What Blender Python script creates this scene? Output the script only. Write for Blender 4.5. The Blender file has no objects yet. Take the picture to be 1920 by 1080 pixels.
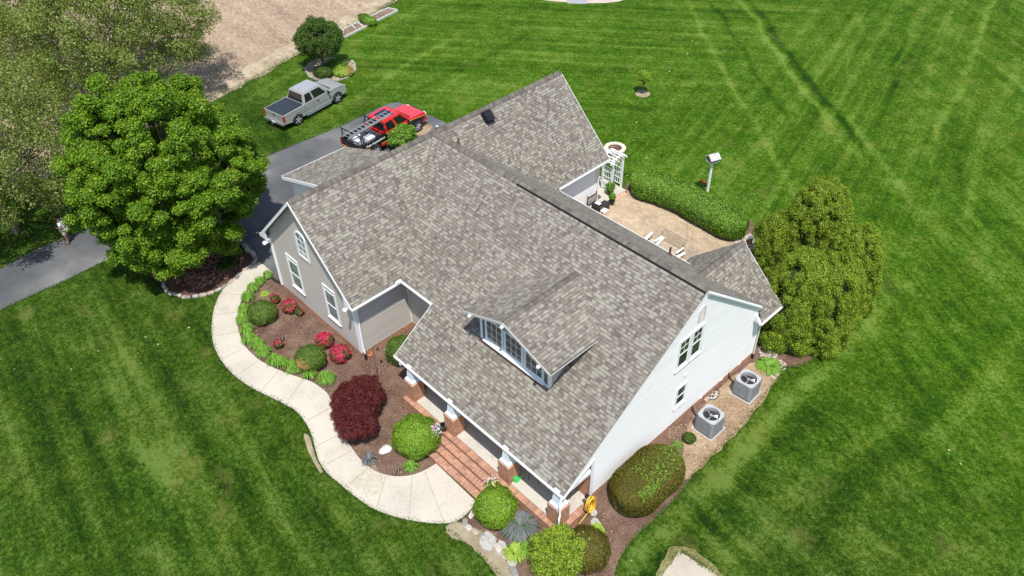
import bpy, bmesh, math, random
import numpy as np
from mathutils import Vector, Matrix, noise
from mathutils.geometry import tessellate_polygon
R = math.radians
rng = np.random.default_rng(7); rnd = random.Random(7)
sc = bpy.context.scene
col = bpy.data.collections.new('scene'); sc.collection.children.link(col)

# ------------------------------------------------------------------ camera
CF, CP, CR, CY = 1538.741, 41.455, -1.267, -47.135
CC = np.array([11.357, -12.689, 26.403])
def _cam():
    y, t, r = R(CY), R(CP), R(CR)
    F = np.array([math.sin(y)*math.cos(t), math.cos(y)*math.cos(t), -math.sin(t)])
    Rt = np.array([math.cos(y), -math.sin(y), 0.]); U = np.cross(Rt, F)
    return Rt*math.cos(r)+U*math.sin(r), -Rt*math.sin(r)+U*math.cos(r), F
CRt, CU, CFw = _cam()
cam = bpy.data.cameras.new('camera'); camo = bpy.data.objects.new('camera', cam); col.objects.link(camo)
cam.sensor_width = 36; cam.lens = CF/1920*36; cam.clip_end = 2000; cam.clip_start = .5
M = Matrix(((CRt[0], CU[0], -CFw[0], CC[0]), (CRt[1], CU[1], -CFw[1], CC[1]), (CRt[2], CU[2], -CFw[2], CC[2]), (0, 0, 0, 1)))
camo.matrix_world = M; sc.camera = camo

# ------------------------------------------------------------------ light
SUN = Vector((.34, -.25, 1)).normalized()
el = math.asin(SUN.z); az = math.atan2(SUN.x, SUN.y)
w = bpy.data.worlds.new('World'); sc.world = w; w.use_nodes = True
nt = w.node_tree; sky = nt.nodes.new('ShaderNodeTexSky'); sky.sky_type = 'NISHITA'; sky.sun_disc = False
sky.sun_elevation = el; sky.sun_rotation = az; sky.air_density = 1.0; sky.dust_density = 1.2
nt.links.new(sky.outputs[0], nt.nodes['Background'].inputs[0]); nt.nodes['Background'].inputs[1].default_value = .13
sl_ = bpy.data.lights.new('sun', 'SUN'); sl_.energy = 4.2; sl_.angle = R(.53); sl_.color = (1, .965, .91)
so = bpy.data.objects.new('sun', sl_); col.objects.link(so); so.rotation_euler = SUN.to_track_quat('Z', 'Y').to_euler()
sc.view_settings.view_transform = 'Standard'; sc.view_settings.look = 'None'; sc.view_settings.exposure = .40
sc.view_settings.gamma = 1; sc.render.engine = 'CYCLES'

# ------------------------------------------------------------------ terrain height and picking points on it
def S(t): t = min(1., max(0., t)); return t*t*(3-2*t)
def hz(x, y): return -.3-.62*S((x+14)/6)*S((2.2-y)/3)
def ray(px, py): return CFw+CRt*(px-960)/CF-CU*(py-540)/CF
def Gz(px, py, z): d = ray(px, py); return CC+d*(z-CC[2])/d[2]
def G(px, py, up=0.):
    z = -.3
    for _ in range(25): p = Gz(px, py, z+up); z = .5*z+.5*hz(p[0], p[1])
    return float(p[0]), float(p[1]), hz(p[0], p[1])
def onY(px, py, Y): d = ray(px, py); return CC+d*(Y-CC[1])/d[1]
def onX(px, py, X): d = ray(px, py); return CC+d*(X-CC[0])/d[0]

# ------------------------------------------------------------------ materials
def lin(c):
    if isinstance(c, str): c = [int(c[i:i+2], 16)/255 for i in (0, 2, 4)]
    return tuple(((v+.055)/1.055)**2.4 if v > .04045 else v/12.92 for v in c)+(1,)
class NT:
    def __init__(s, name):
        s.m = bpy.data.materials.new(name); s.m.use_nodes = True; s.t = s.m.node_tree; s.b = s.t.nodes['Principled BSDF']; s.out = s.t.nodes['Material Output']
    def n(s, typ, **kw):
        d = s.t.nodes.new('ShaderNode'+typ)
        for k, v in kw.items():
            if k[0] == 'i' and k[1:].isdigit(): s.put(d.inputs[int(k[1:])], v)
            elif hasattr(d, k): setattr(d, k, v)
            else: s.put(d.inputs[k.replace('_', ' ')], v)
        return d
    def put(s, inp, v):
        if isinstance(v, bpy.types.NodeSocket): s.t.links.new(v, inp)
        elif isinstance(v, bpy.types.Node): s.t.links.new(v.outputs[0], inp)
        else: inp.default_value = v
    def math(s, op, a, b=0., c=None):
        d = s.n('Math', operation=op); s.put(d.inputs[0], a); s.put(d.inputs[1], b)
        if c is not None: s.put(d.inputs[2], c)
        return d.outputs[0]
    def ramp(s, fac, stops, interp='LINEAR'):
        d = s.n('ValToRGB'); e = d.color_ramp; e.interpolation = interp
        while len(e.elements) < len(stops): e.elements.new(.5)
        for k, (p, c) in enumerate(stops): e.elements[k].position = p; e.elements[k].color = c if len(c) == 4 else (*c, 1)
        s.put(d.inputs[0], fac); return d.outputs[0]
    def mix(s, fac, a, b, mode='MIX'):
        d = s.n('MixRGB', blend_type=mode); s.put(d.inputs[0], fac); s.put(d.inputs[1], a); s.put(d.inputs[2], b); return d.outputs[0]
    def noise(s, vec, scale, detail=3., rough=.55):
        d = s.n('TexNoise', Scale=scale, Detail=detail, Roughness=rough)
        if vec is not None: s.put(d.inputs['Vector'], vec)
        return d.outputs['Fac']
    def map(s, vec, rot=0., scale=(1, 1, 1), loc=(0, 0, 0)):
        d = s.n('Mapping'); s.put(d.inputs['Vector'], vec); d.inputs['Rotation'].default_value = (0, 0, rot); d.inputs['Scale'].default_value = scale; d.inputs['Location'].default_value = loc
        return d.outputs[0]
    def pos(s): return s.n('NewGeometry').outputs['Position']
    def uv(s): return s.n('UVMap').outputs[0]
    def obj(s): return s.n('TexCoord').outputs['Object']
    def isl(s): return s.n('NewGeometry').outputs['Random Per Island']
    def bump(s, h, strength=.5, dist=.02):
        d = s.n('Bump', Strength=strength, Distance=dist, Height=h); s.put(s.b.inputs['Normal'], d.outputs[0])
    def fin(s, color=None, rough=.7, metal=0., spec=.5, coat=0.):
        if color is not None: s.put(s.b.inputs['Base Color'], color)
        s.put(s.b.inputs['Roughness'], rough); s.b.inputs['Metallic'].default_value = metal; s.b.inputs['Specular IOR Level'].default_value = spec
        if coat: s.b.inputs['Coat Weight'].default_value = coat; s.b.inputs['Coat Roughness'].default_value = .08
        return s.m
MATS = {}
def plain(name, c, rough=.6, metal=0., var=.12, scale=6., spec=.5, coat=0.):
    if name in MATS: return MATS[name]
    t = NT(name); c = lin(c) if (isinstance(c, str)) else (*c, 1)
    f = t.noise(t.obj(), scale, 4.)
    a = tuple(v*(1-var) for v in c[:3])+(1,); b = tuple(min(1, v*(1+var)) for v in c[:3])+(1,)
    MATS[name] = t.fin(t.ramp(f, [(.3, a), (.7, b)]), rough, metal, spec, coat); return MATS[name]
def leafmat(name, cols, trans=.3, rough=.55):
    if name in MATS: return MATS[name]
    t = NT(name); n = len(cols)
    big = t.noise(t.obj(), 1.3, 2.); f = t.math('ADD', t.math('MULTIPLY', t.isl(), .75), t.math('MULTIPLY', big, .35)); f = t.math('SUBTRACT', f, .05)
    c = t.ramp(f, [(k/(n-1), (*q, 1)) for k, q in enumerate(cols)])
    t.fin(c, rough, 0, .3)
    tr = t.n('BsdfTranslucent'); hs = t.n('HueSaturation', Value=1.5, Saturation=1.1); t.put(hs.inputs['Color'], c); t.put(tr.inputs[0], hs.outputs[0])
    mx = t.n('MixShader'); mx.inputs[0].default_value = trans; t.put(mx.inputs[1], t.b.outputs[0]); t.put(mx.inputs[2], tr.outputs[0]); t.put(t.out.inputs[0], mx.outputs[0])
    MATS[name] = t.m; return t.m

def shingle_mat(name='shingles', gain=1.):
    t = NT(name); sx = t.n('SeparateXYZ'); t.put(sx.inputs[0], t.uv()); u, v = sx.outputs[0], sx.outputs[1]
    vr = t.math('DIVIDE', v, .138); row = t.math('FLOOR', vr); fv = t.math('FRACT', vr)
    wn = t.n('TexWhiteNoise', noise_dimensions='1D'); t.put(wn.inputs['W'], row)
    def cell(wd, k):
        uu = t.math('ADD', t.math('DIVIDE', u, wd), t.math('MULTIPLY', wn.outputs[0], k)); cc = t.math('FLOOR', uu)
        cb = t.n('CombineXYZ'); t.put(cb.inputs[0], cc); t.put(cb.inputs[1], row); cb.inputs[2].default_value = k
        q = t.n('TexWhiteNoise', noise_dimensions='3D'); t.put(q.inputs['Vector'], cb); return q, t.math('FRACT', uu)
    a, fa = cell(.125, 37.3); b, fb = cell(.185, 91.7)
    pick = t.math('GREATER_THAN', b.outputs[0], .62)
    val = t.mix(pick, a.outputs[1], b.outputs[1]); s2 = t.n('SeparateColor'); t.put(s2.inputs[0], val)
    g = gain
    C = [(.082, .062, .054), (.132, .108, .092), (.190, .166, .136), (.245, .222, .180), (.31, .295, .245), (.165, .142, .112)]
    c = t.ramp(s2.outputs[0], [(k/6, (*[x*g for x in q], 1)) for k, q in enumerate(C)], 'CONSTANT')
    big = t.noise(t.uv(), .35, 3.); c = t.mix(.44, c, t.ramp(big, [(.3, (.145*g, .128*g, .108*g, 1)), (.7, (.235*g, .22*g, .185*g, 1))]))
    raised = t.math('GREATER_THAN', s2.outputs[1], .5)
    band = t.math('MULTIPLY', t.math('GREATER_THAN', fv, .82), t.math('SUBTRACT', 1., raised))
    c = t.mix(t.math('MULTIPLY', band, .72), c, (.07, .062, .055, 1))  # printed dark band on low tabs, deepened as painted shadow of raised tabs
    edge = t.math('LESS_THAN', fv, .13); c = t.mix(t.math('MULTIPLY', edge, .42), c, (.06, .052, .045, 1))  # shadow line along the bottom of each course, painted into the colour
    gr = t.noise(t.uv(), 90., 2.); c = t.mix(.35, c, t.ramp(gr, [(.3, (.35, .35, .35, 1)), (.7, (.95, .95, .95, 1))]), 'OVERLAY')
    hgt = t.math('ADD', t.math('MULTIPLY', raised, .5), t.math('SUBTRACT', 1., fv)); t.bump(hgt, .9, .012)
    return t.fin(c, .92, 0, .25)
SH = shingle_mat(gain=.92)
def cap_mat():
    t = NT('cap_shingles'); c = t.ramp(t.isl(), [(0, (.10, .085, .073, 1)), (.5, (.14, .123, .105, 1)), (1, (.18, .16, .135, 1))])
    t.bump(t.noise(t.obj(), 80, 2), .4, .005); return t.fin(c, .92, 0, .25)
CAP = cap_mat()
def siding_mat(name, c):
    t = NT(name); n = t.noise(t.map(t.pos(), 0, (.3, .3, 6)), 1., 3.); c = (*c, 1)
    d = tuple(v*.9 for v in c[:3])+(1,); t.bump(t.noise(t.pos(), 30, 2), .08, .01); return t.fin(t.ramp(n, [(.3, d), (.7, c)]), .55, 0, .4)
WS = siding_mat('white_siding', (.86, .855, .835)); TS = siding_mat('taupe_siding', (.50, .455, .405)); DS = siding_mat('charcoal_siding', (.13, .13, .135))
TRIM = plain('white_trim', (.82, .82, .81), .45, var=.05); TRIMG = plain('grey_trim', (.5, .49, .46), .5, var=.05)
DRIP = plain('drip_edge', (.20, .19, .175), .6, var=.05)
PORCHW = plain('porch_paint', (.74, .80, .84), .4, var=.04)
GLASS = plain('window_glass', (.028, .036, .038), .06, var=.5, scale=1.3, spec=.9)
GLASSL = plain('window_glass_with_pale_blind', (.16, .22, .21), .08, var=.5, scale=2.5, spec=.9)
def brick_mat(name='brick', bw=.2, bh=.067):
    t = NT(name); b = t.n('TexBrick', Scale=1., Mortar_Size=.006, Brick_Width=bw, Row_Height=bh, Mortar_Smooth=.2); t.put(b.inputs['Vector'], t.uv())
    b.inputs['Color1'].default_value = (.46, .215, .115, 1); b.inputs['Color2'].default_value = (.31, .12, .062, 1); b.inputs['Mortar'].default_value = (.47, .40, .33, 1); b.inputs['Bias'].default_value = -.1
    n = t.noise(t.uv(), 9., 4.); c = t.mix(.5, b.outputs[0], t.ramp(n, [(.3, (.25, .22, .2, 1)), (.7, (.85, .8, .75, 1))]), 'OVERLAY'); t.bump(b.outputs[1], -.4, .006)
    return t.fin(c, .85, 0, .3)
BR = brick_mat()
def loosebrick(name, cols):
    t = NT(name); c = t.ramp(t.isl(), [(k/(len(cols)-1), (*q, 1)) for k, q in enumerate(cols)]); n = t.noise(t.pos(), 18., 3.); c = t.mix(.35, c, t.ramp(n, [(.3, (.3, .3, .3, 1)), (.7, (.8, .8, .8, 1))]), 'OVERLAY'); t.bump(n, .3, .01); return t.fin(c, .85, 0, .3)
LB = loosebrick('laid_brick', [(.30, .14, .085), (.38, .19, .12), (.44, .235, .155), (.33, .16, .10), (.24, .14, .10), (.41, .215, .135)])
MORT = plain('mortar', (.36, .29, .22), .9)
def conc(name, c, crack=True):
    t = NT(name); p = t.pos(); a = t.noise(p, .7, 4.); b = t.noise(p, 12., 4.); f = t.math('ADD', t.math('MULTIPLY', a, .6), t.math('MULTIPLY', b, .4))
    cl = t.ramp(t.noise(t.map(p, .6, (1, 1, 1), (9, 3, 0)), 1.1, 5., .75), [(.56, (0, 0, 0, 1)), (.72, (.35, .35, .35, 1))])
    q = t.ramp(f, [(.32, tuple(v*.80 for v in c)+(1,)), (.5, (*c, 1)), (.7, tuple(min(1, v*1.08) for v in c)+(1,))]); q = t.mix(cl, q, tuple(v*.55 for v in c)+(1,)); t.bump(b, .15, .01); return t.fin(q, .85, 0, .3)
DIRTP = conc('bare_pale_soil', (.40, .355, .285))
CONC = conc('concrete', (.47, .43, .36)); SLAB = conc('porch_concrete', (.47, .44, .38))
def asphalt():
    t = NT('asphalt'); p = t.pos(); a = t.noise(p, .35, 5.); b = t.noise(p, 60., 2.); c = t.ramp(a, [(.35, (.066, .070, .076, 1)), (.55, (.105, .107, .109, 1)), (.72, (.18, .178, .172, 1))])
    c = t.mix(.5, c, t.ramp(b, [(.3, (.3, .3, .3, 1)), (.75, (.85, .85, .85, 1))]), 'OVERLAY'); t.bump(b, .3, .01); return t.fin(c, .9, 0, .3)
ASPH = asphalt()
def lawn():
    t = NT('lawn_grass'); p = t.pos()
    big = t.noise(p, .16, 3.); med = t.noise(p, .9, 4., .65); fine = t.noise(p, 5.5, 4., .7); vf = t.noise(p, 14., 4., .75)
    sx = t.n('SeparateXYZ'); t.put(sx.inputs[0], p)
    def stripe(ang, wd, off):
        q = t.map(p, -ang, (1, 1, 1)); q = t.map(q, 0, (.045, wd*1.7, 1), (off, off, 0)); return t.noise(q, 1., 3., .65)
    A = stripe(R(-35), .95, 3.); B = stripe(R(-75), .8, 9.); Cc = stripe(R(-8), .7, 15.); D = stripe(R(38), .75, 21.)
    back = t.n('MapRange', From_Min=6., From_Max=18.); t.put(back.inputs[0], sx.outputs[1])
    mAB = t.noise(t.map(p, R(40), (.05, .03, 1)), 1., 1.); mAB = t.ramp(mAB, [(.42, (0, 0, 0, 1)), (.56, (1, 1, 1, 1))])
    mD = t.n('MapRange', From_Min=-12., From_Max=-22.); t.put(mD.inputs[0], sx.outputs[0])
    bk = t.mix(mAB, A, B); bk = t.mix(mD.outputs[0], bk, D); st = t.mix(back.outputs[0], Cc, bk)
    brk = t.ramp(t.noise(p, .4, 3., .6), [(.32, (.3, .3, .3, 1)), (.62, (1, 1, 1, 1))])
    st = t.math('MULTIPLY', t.math('MULTIPLY', t.math('SUBTRACT', st, .5), 1.2), brk)
    # wheel tracks of the mower: soft bright and dark lines between ground points
    wob = t.math('MULTIPLY', t.math('SUBTRACT', t.noise(p, .18, 2.), .5), 1.6); tn = t.ramp(t.noise(p, .8, 3., .7), [(.3, (.25, .25, .25, 1)), (.6, (1, 1, 1, 1))]); tr = 0.
    for (x0, y0, x1, y1, wd, amp) in TRACKS:
        L = math.hypot(x1-x0, y1-y0); nx_, ny_ = -(y1-y0)/L, (x1-x0)/L; ux, uy = (x1-x0)/L, (y1-y0)/L
        d = t.math('ADD', t.math('ADD', t.math('MULTIPLY', sx.outputs[0], nx_), t.math('MULTIPLY', sx.outputs[1], ny_)), -(x0*nx_+y0*ny_)); d = t.math('ADD', d, wob)
        l = t.math('ADD', t.math('ADD', t.math('MULTIPLY', sx.outputs[0], ux), t.math('MULTIPLY', sx.outputs[1], uy)), -(x0*ux+y0*uy))
        g = t.math('POWER', 2.718, t.math('MULTIPLY', t.math('MULTIPLY', d, d), -1/(wd*wd)))
        e = t.n('MapRange', From_Min=-2., From_Max=1.); t.put(e.inputs[0], l); e2 = t.n('MapRange', From_Min=L+2., From_Max=L-2.); t.put(e2.inputs[0], l)
        tr = t.math('ADD', tr, t.math('MULTIPLY', t.math('MULTIPLY', g, amp), t.math('MULTIPLY', e.outputs[0], e2.outputs[0])))
    tr = t.math('MULTIPLY', tr, tn)
    f = t.math('ADD', t.math('ADD', t.math('MULTIPLY', big, .36), t.math('MULTIPLY', med, .58)), t.math('ADD', t.math('MULTIPLY', fine, 1.15), t.math('MULTIPLY', vf, 1.25)))
    f = t.math('ADD', t.math('ADD', t.math('SUBTRACT', f, 1.145), st), tr)
    front = t.ramp(f, [(.20, (.006, .020, .001, 1)), (.42, (.016, .044, .002, 1)), (.60, (.034, .075, .004, 1)), (.90, (.092, .145, .026, 1))])
    bck = t.ramp(f, [(.18, (.010, .036, .001, 1)), (.38, (.024, .070, .001, 1)), (.57, (.046, .108, .003, 1)), (.86, (.120, .192, .030, 1))])
    c = t.mix(back.outputs[0], front, bck)
    olv = t.noise(t.map(p, R(20), (1, 1, 1), (40, 7, 0)), .5, 4., .7); c = t.mix(t.ramp(olv, [(.42, (0, 0, 0, 1)), (.66, (.30, .30, .30, 1))]), c, t.mix(1., c, (1.35, .86, .6, 1), 'MULTIPLY'))
    dry = t.noise(p, .55, 4., .7); c = t.mix(t.ramp(dry, [(.58, (0, 0, 0, 1)), (.74, (.4, .4, .4, 1))]), c, (.15, .14, .04, 1))
    t.bump(t.math('ADD', vf, t.math('MULTIPLY', fine, 1.5)), .5, .06); return t.fin(c, .95, 0, .1)
def _g(*q): a = Gz(q[0], q[1], -.3); b = Gz(q[2], q[3], -.3); return (float(a[0]), float(a[1]), float(b[0]), float(b[1]), q[4]*.8, q[5]*1.35)
TRACKS = [_g(*q) for q in ((1290, 10, 1475, 345, .30, .22), (1330, 0, 1500, 260, .25, -.16), (1388, 0, 1560, 240, .35, .26), (1410, 5, 1600, 255, .3, -.2), (1560, 240, 1900, 560, .5, .16), (1430, 40, 1730, 420, .45, -.14), (1600, 230, 1720, 410, .3, .2),
    (1500, 380, 1650, 560, .4, .14), (1660, 560, 1760, 900, .6, -.14), (1865, 0, 1740, 310, .35, .2), (1700, 60, 1640, 250, .35, -.16), (1790, 20, 1700, 260, .35, .14), (1900, 120, 1800, 420, .4, .16), (1800, 230, 1790, 480, .4, -.12), (1620, 30, 1560, 200, .3, .12),
    (1175, 1075, 1500, 740, .6, .36), (1230, 1075, 1560, 730, .7, -.14), (1500, 740, 1680, 560, .5, .18), (1330, 1075, 1700, 760, .6, .12), (1500, 1075, 1850, 620, .8, -.12), (1600, 1000, 1900, 640, .6, .12),
    (150, 640, 350, 960, .45, .20), (60, 640, 300, 1040, .5, -.12), (230, 640, 420, 1000, .4, .14), (300, 650, 480, 1040, .5, -.1), (400, 700, 560, 1060, .4, .1),
    (450, 190, 800, 10, .35, .14), (660, 190, 860, 60, .4, .2), (700, 215, 1000, 60, .4, -.12), (620, 200, 560, 230, .3, .1))]
LAWN = lawn()
def speck(name, cols, sc_=30., sc2=3., bump=.5, mixf=.6, aniso=None):
    t = NT(name); p = t.pos(); q = p if aniso is None else t.map(p, R(aniso[0]), aniso[1])
    a = t.noise(q, sc2, 4., .6); b = t.noise(q, sc_, 3., .7); f = t.math('ADD', t.math('MULTIPLY', a, 1-mixf), t.math('MULTIPLY', b, mixf))
    n = len(cols); c = t.ramp(f, [(.33+.36*k/(n-1), (*x, 1)) for k, x in enumerate(cols)]); t.bump(b, bump, .03); return t.fin(c, .95, 0, .15)
MULCH = speck('mulch', [(.048, .026, .018), (.115, .068, .048), (.185, .12, .088), (.31, .22, .165)], 22., 1.2, .9)
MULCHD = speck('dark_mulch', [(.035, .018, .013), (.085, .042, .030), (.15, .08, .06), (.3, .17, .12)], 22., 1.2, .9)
SOIL = speck('straw_soil', [(.12, .075, .045), (.23, .155, .095), (.34, .25, .16), (.48, .38, .26)], 14., .8, .6)
DIRT = speck('pale_dirt', [(.18, .145, .09), (.28, .235, .155), (.38, .33, .24)], 20., 1.5, .5)
FIELD = speck('stubble', [(.15, .10, .066), (.26, .19, .13), (.37, .285, .20), (.53, .43, .32)], 3.4, .3, .6, .66, (75, (.5, 2.4, 1)))
FEDGE = speck('dry_field_edge', [(.17, .125, .08), (.29, .23, .15), (.40, .33, .235), (.50, .43, .32)], 2.2, .5, .5, .5)
STONE = loosebrick('field_stone', [(.22, .20, .17), (.38, .35, .30), (.55, .51, .44), (.30, .29, .27), (.62, .57, .5)])
def paver():
    t = NT('pavers'); b = t.n('TexBrick', Scale=1., Mortar_Size=.008, Brick_Width=.24, Row_Height=.18, Mortar_Smooth=.3); t.put(b.inputs['Vector'], t.map(t.pos(), R(8)))
    b.inputs['Color1'].default_value = (.44, .345, .235, 1); b.inputs['Color2'].default_value = (.34, .27, .19, 1); b.inputs['Mortar'].default_value = (.24, .19, .13, 1)
    n = t.noise(t.pos(), 1.2, 4.); c = t.mix(.5, b.outputs[0], t.ramp(n, [(.3, (.35, .33, .3, 1)), (.7, (.72, .68, .66, 1))]), 'OVERLAY'); t.bump(b.outputs[1], -.5, .01); return t.fin(c, .9, 0, .25)
PAV = paver()
PAVB = loosebrick('border_pavers', [(.48, .27, .19), (.58, .36, .25), (.42, .24, .18), (.52, .33, .24)])
BLACK = plain('black_plastic', (.015, .015, .016), .45); RUB = plain('rubber', (.02, .02, .021), .85); CHROME = plain('bright_metal', (.65, .66, .67), .25, 1.)
WPLAST = plain('white_vinyl', (.86, .87, .88), .4, var=.03); BARK = plain('bark', (.17, .13, .10), .95, var=.35, scale=9); WOOD = plain('weathered_wood', (.42, .34, .25), .85, var=.25, scale=7)

# ------------------------------------------------------------------ mesh builder
class MB:
    def __init__(s): s.v = []; s.f = []; s.m = []; s.uv = {}
    def add(s, vs, fs, mi=0, uvs=None):
        o = len(s.v); s.v += [tuple(map(float, p)) for p in vs]
        for k, f in enumerate(fs):
            if uvs is not None: s.uv[len(s.f)] = [uvs[i] for i in f]
            s.f.append(tuple(i+o for i in f)); s.m.append(mi)
        return s
    def box(s, x0, x1, y0, y1, z0, z1, mi=0, X=None):
        vs = [(x, y, z) for z in (z0, z1) for y in (y0, y1) for x in (x0, x1)]
        if X is not None: vs = [X(*p) for p in vs]
        return s.add(vs, [(0, 2, 3, 1), (4, 5, 7, 6), (0, 1, 5, 4), (2, 6, 7, 3), (0, 4, 6, 2), (1, 3, 7, 5)], mi)
    def obox(s, c, sz, rz=0., mi=0, tilt=0.):
        m = Matrix.Translation(c) @ Matrix.Rotation(rz, 4, 'Z') @ Matrix.Rotation(tilt, 4, 'Y')
        a, b, d = [q/2 for q in sz]; return s.box(-a, a, -b, b, -d, d, mi, lambda x, y, z: tuple(m @ Vector((x, y, z))))
    def bar(s, p, q, wd, th, mi=0, up=(0, 0, 1)):
        p, q = Vector(p), Vector(q); d = (q-p).normalized(); u = Vector(up)
        if abs(d.dot(u)) > .98: u = Vector((1, 0, 0))
        sd = d.cross(u).normalized(); uu = sd.cross(d); L = (q-p).length
        return s.box(0, L, -wd/2, wd/2, -th/2, th/2, mi, lambda x, y, z: tuple(p+d*x+sd*y+uu*z))
    def tube(s, path, r, n=8, mi=0, caps=True):
        P = [Vector(p) for p in path]; rs = r if isinstance(r, (list, tuple)) else [r]*len(P); vs = []; fs = []; prev = None
        for i, p in enumerate(P):
            d = (P[min(i+1, len(P)-1)]-P[max(i-1, 0)]).normalized()
            if prev is None: prev = d.orthogonal().normalized()
            prev = (prev-d*prev.dot(d)).normalized(); b = d.cross(prev)
            for k in range(n): a = 2*math.pi*k/n; vs.append(tuple(p+(prev*math.cos(a)+b*math.sin(a))*rs[i]))
        for i in range(len(P)-1):
            for k in range(n): fs.append((i*n+k, i*n+(k+1) % n, (i+1)*n+(k+1) % n, (i+1)*n+k))
        if caps: fs += [tuple(range(n-1, -1, -1)), tuple((len(P)-1)*n+k for k in range(n))]
        return s.add(vs, fs, mi)
    def lathe(s, prof, n=20, c=(0, 0, 0), mi=0, X=None):
        vs = []; fs = []
        for r, z in prof:
            for k in range(n):
                a = 2*math.pi*k/n; p = (c[0]+r*math.cos(a), c[1]+r*math.sin(a), c[2]+z); vs.append(X(*p) if X else p)
        for i in range(len(prof)-1):
            for k in range(n): fs.append((i*n+k, i*n+(k+1) % n, (i+1)*n+(k+1) % n, (i+1)*n+k))
        return s.add(vs, fs, mi)
    def prism(s, poly, z0, z1, mi=0, X=None):
        n = len(poly); vs = [(x, y, z0) for x, y in poly]+[(x, y, z1) for x, y in poly]
        if X is not None: vs = [X(*p) for p in vs]
        return s.add(vs, [tuple(range(n-1, -1, -1)), tuple(range(n, 2*n))]+[(i, (i+1) % n, n+(i+1) % n, n+i) for i in range(n)], mi)
    def build(s, name, mats, parent=None, smooth=False, bevel=0, loc=None, auto=None):
        me = bpy.data.meshes.new(name); me.from_pydata(s.v, [], s.f)
        for m in (mats if isinstance(mats, (list, tuple)) else [mats]): me.materials.append(m)
        me.polygons.foreach_set('material_index', s.m)
        uvl = me.uv_layers.new(name='UVMap').data
        V = s.v
        for i, pl in enumerate(me.polygons):
            ls = pl.loop_indices
            if i in s.uv:
                for l, q in zip(ls, s.uv[i]): uvl[l].uv = q
            else:
                n = pl.normal; ax = max(range(3), key=lambda k: abs(n[k]))
                for l in ls:
                    p = V[me.loops[l].vertex_index]; uvl[l].uv = (p[1], p[2]) if ax == 0 else (p[0], p[2]) if ax == 1 else (p[0], p[1])
        if bevel:
            bm = bmesh.new(); bm.from_mesh(me); bmesh.ops.remove_doubles(bm, verts=bm.verts, dist=1e-5)
            es = [e for e in bm.edges if len(e.link_faces) == 2 and e.calc_face_angle(0) > .5]
            bmesh.ops.bevel(bm, geom=es, offset=bevel, segments=2, affect='EDGES', clamp_overlap=True); bm.to_mesh(me); bm.free()
        if smooth: me.polygons.foreach_set('use_smooth', [True]*len(me.polygons))
        o = bpy.data.objects.new(name, me); col.objects.link(o)
        if smooth and auto:
            for e in me.edges: pass
            try: me.set_sharp_from_angle(angle=R(auto))
            except Exception: pass
        if parent is not None: o.parent = parent
        if loc is not None: o.location = loc
        return o
def each(mb, name, mat, parent):
    """one part object for every separate piece collected in mb"""
    idx = {}
    def find(i):
        while P_[i] != i: i = P_[i]
        return i
    P_ = list(range(len(mb.v)))
    for f in mb.f:
        r0 = find(f[0])
        for i in f[1:]: P_[find(i)] = r0
    for k, f in enumerate(mb.f): idx.setdefault(find(f[0]), []).append(k)
    for ks in idx.values():
        q = MB(); mp = {}
        for k in ks:
            for i in mb.f[k]:
                if i not in mp: mp[i] = len(q.v); q.v.append(mb.v[i])
            q.f.append(tuple(mp[i] for i in mb.f[k])); q.m.append(mb.m[k])
        q.build(name, mat, parent)
def tag(o, label=None, cat=None, group=None, kind=None):
    for k, v in (('label', label), ('category', cat), ('group', group), ('kind', kind)):
        if v: o[k] = v
    return o
def thing(name, label, cat, loc=(0, 0, 0), rz=0., group=None):
    o = bpy.data.objects.new(name, None); col.objects.link(o); o.location = loc; o.rotation_euler = (0, 0, rz); o.empty_display_size = .1
    return tag(o, label, cat, group)
def copy_tree(o, parent=None):
    c = o.copy(); col.objects.link(c)
    if parent is not None: c.parent = parent
    for ch in list(o.children): copy_tree(ch, c)
    return c

def fastmesh(name, V, F, mats, parent=None, mi=None, smooth=False):
    me = bpy.data.meshes.new(name); n, k = F.shape
    me.vertices.add(len(V)); me.vertices.foreach_set('co', np.asarray(V, np.float32).ravel())
    me.loops.add(n*k); me.loops.foreach_set('vertex_index', F.astype(np.int32).ravel())
    me.polygons.add(n); me.polygons.foreach_set('loop_start', np.arange(0, n*k, k, dtype=np.int32))
    try: me.polygons.foreach_set('loop_total', np.full(n, k, np.int32))
    except Exception: pass
    for m in (mats if isinstance(mats, (list, tuple)) else [mats]): me.materials.append(m)
    if mi is not None: me.polygons.foreach_set('material_index', mi.astype(np.int32))
    if smooth: me.polygons.foreach_set('use_smooth', np.ones(n, bool))
    me.update(calc_edges=True); me.validate()
    o = bpy.data.objects.new(name, me); col.objects.link(o)
    if parent is not None: o.parent = parent
    return o

# ------------------------------------------------------------------ draped sheets
def densify(poly, step=.5, jit=0., closed=True):
    out = []; n = len(poly)
    for i in range(n if closed else n-1):
        a, b = np.array(poly[i][:2]), np.array(poly[(i+1) % n][:2]); L = np.linalg.norm(b-a); k = max(1, int(L/step))
        nn = np.array([-(b-a)[1], (b-a)[0]])/max(L, 1e-6)
        for j in range(k):
            p = a+(b-a)*j/k
            if jit: p = p+nn*jit*(noise.noise(Vector((p[0]*1.7, p[1]*1.7, 3.)))*1.6+rng.normal()*.25)
            out.append((float(p[0]), float(p[1])))
    return out
def smoothpoly(pts, it=2, closed=True):
    for _ in range(it):
        q = []; n = len(pts); r_ = range(n if closed else n-1)
        if not closed: q.append(pts[0])
        for i in r_:
            a, b = pts[i], pts[(i+1) % n]; q += [(a[0]*.75+b[0]*.25, a[1]*.75+b[1]*.25), (a[0]*.25+b[0]*.75, a[1]*.25+b[1]*.75)]
        if not closed: q.append(pts[-1])
        pts = q
    return pts
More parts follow.
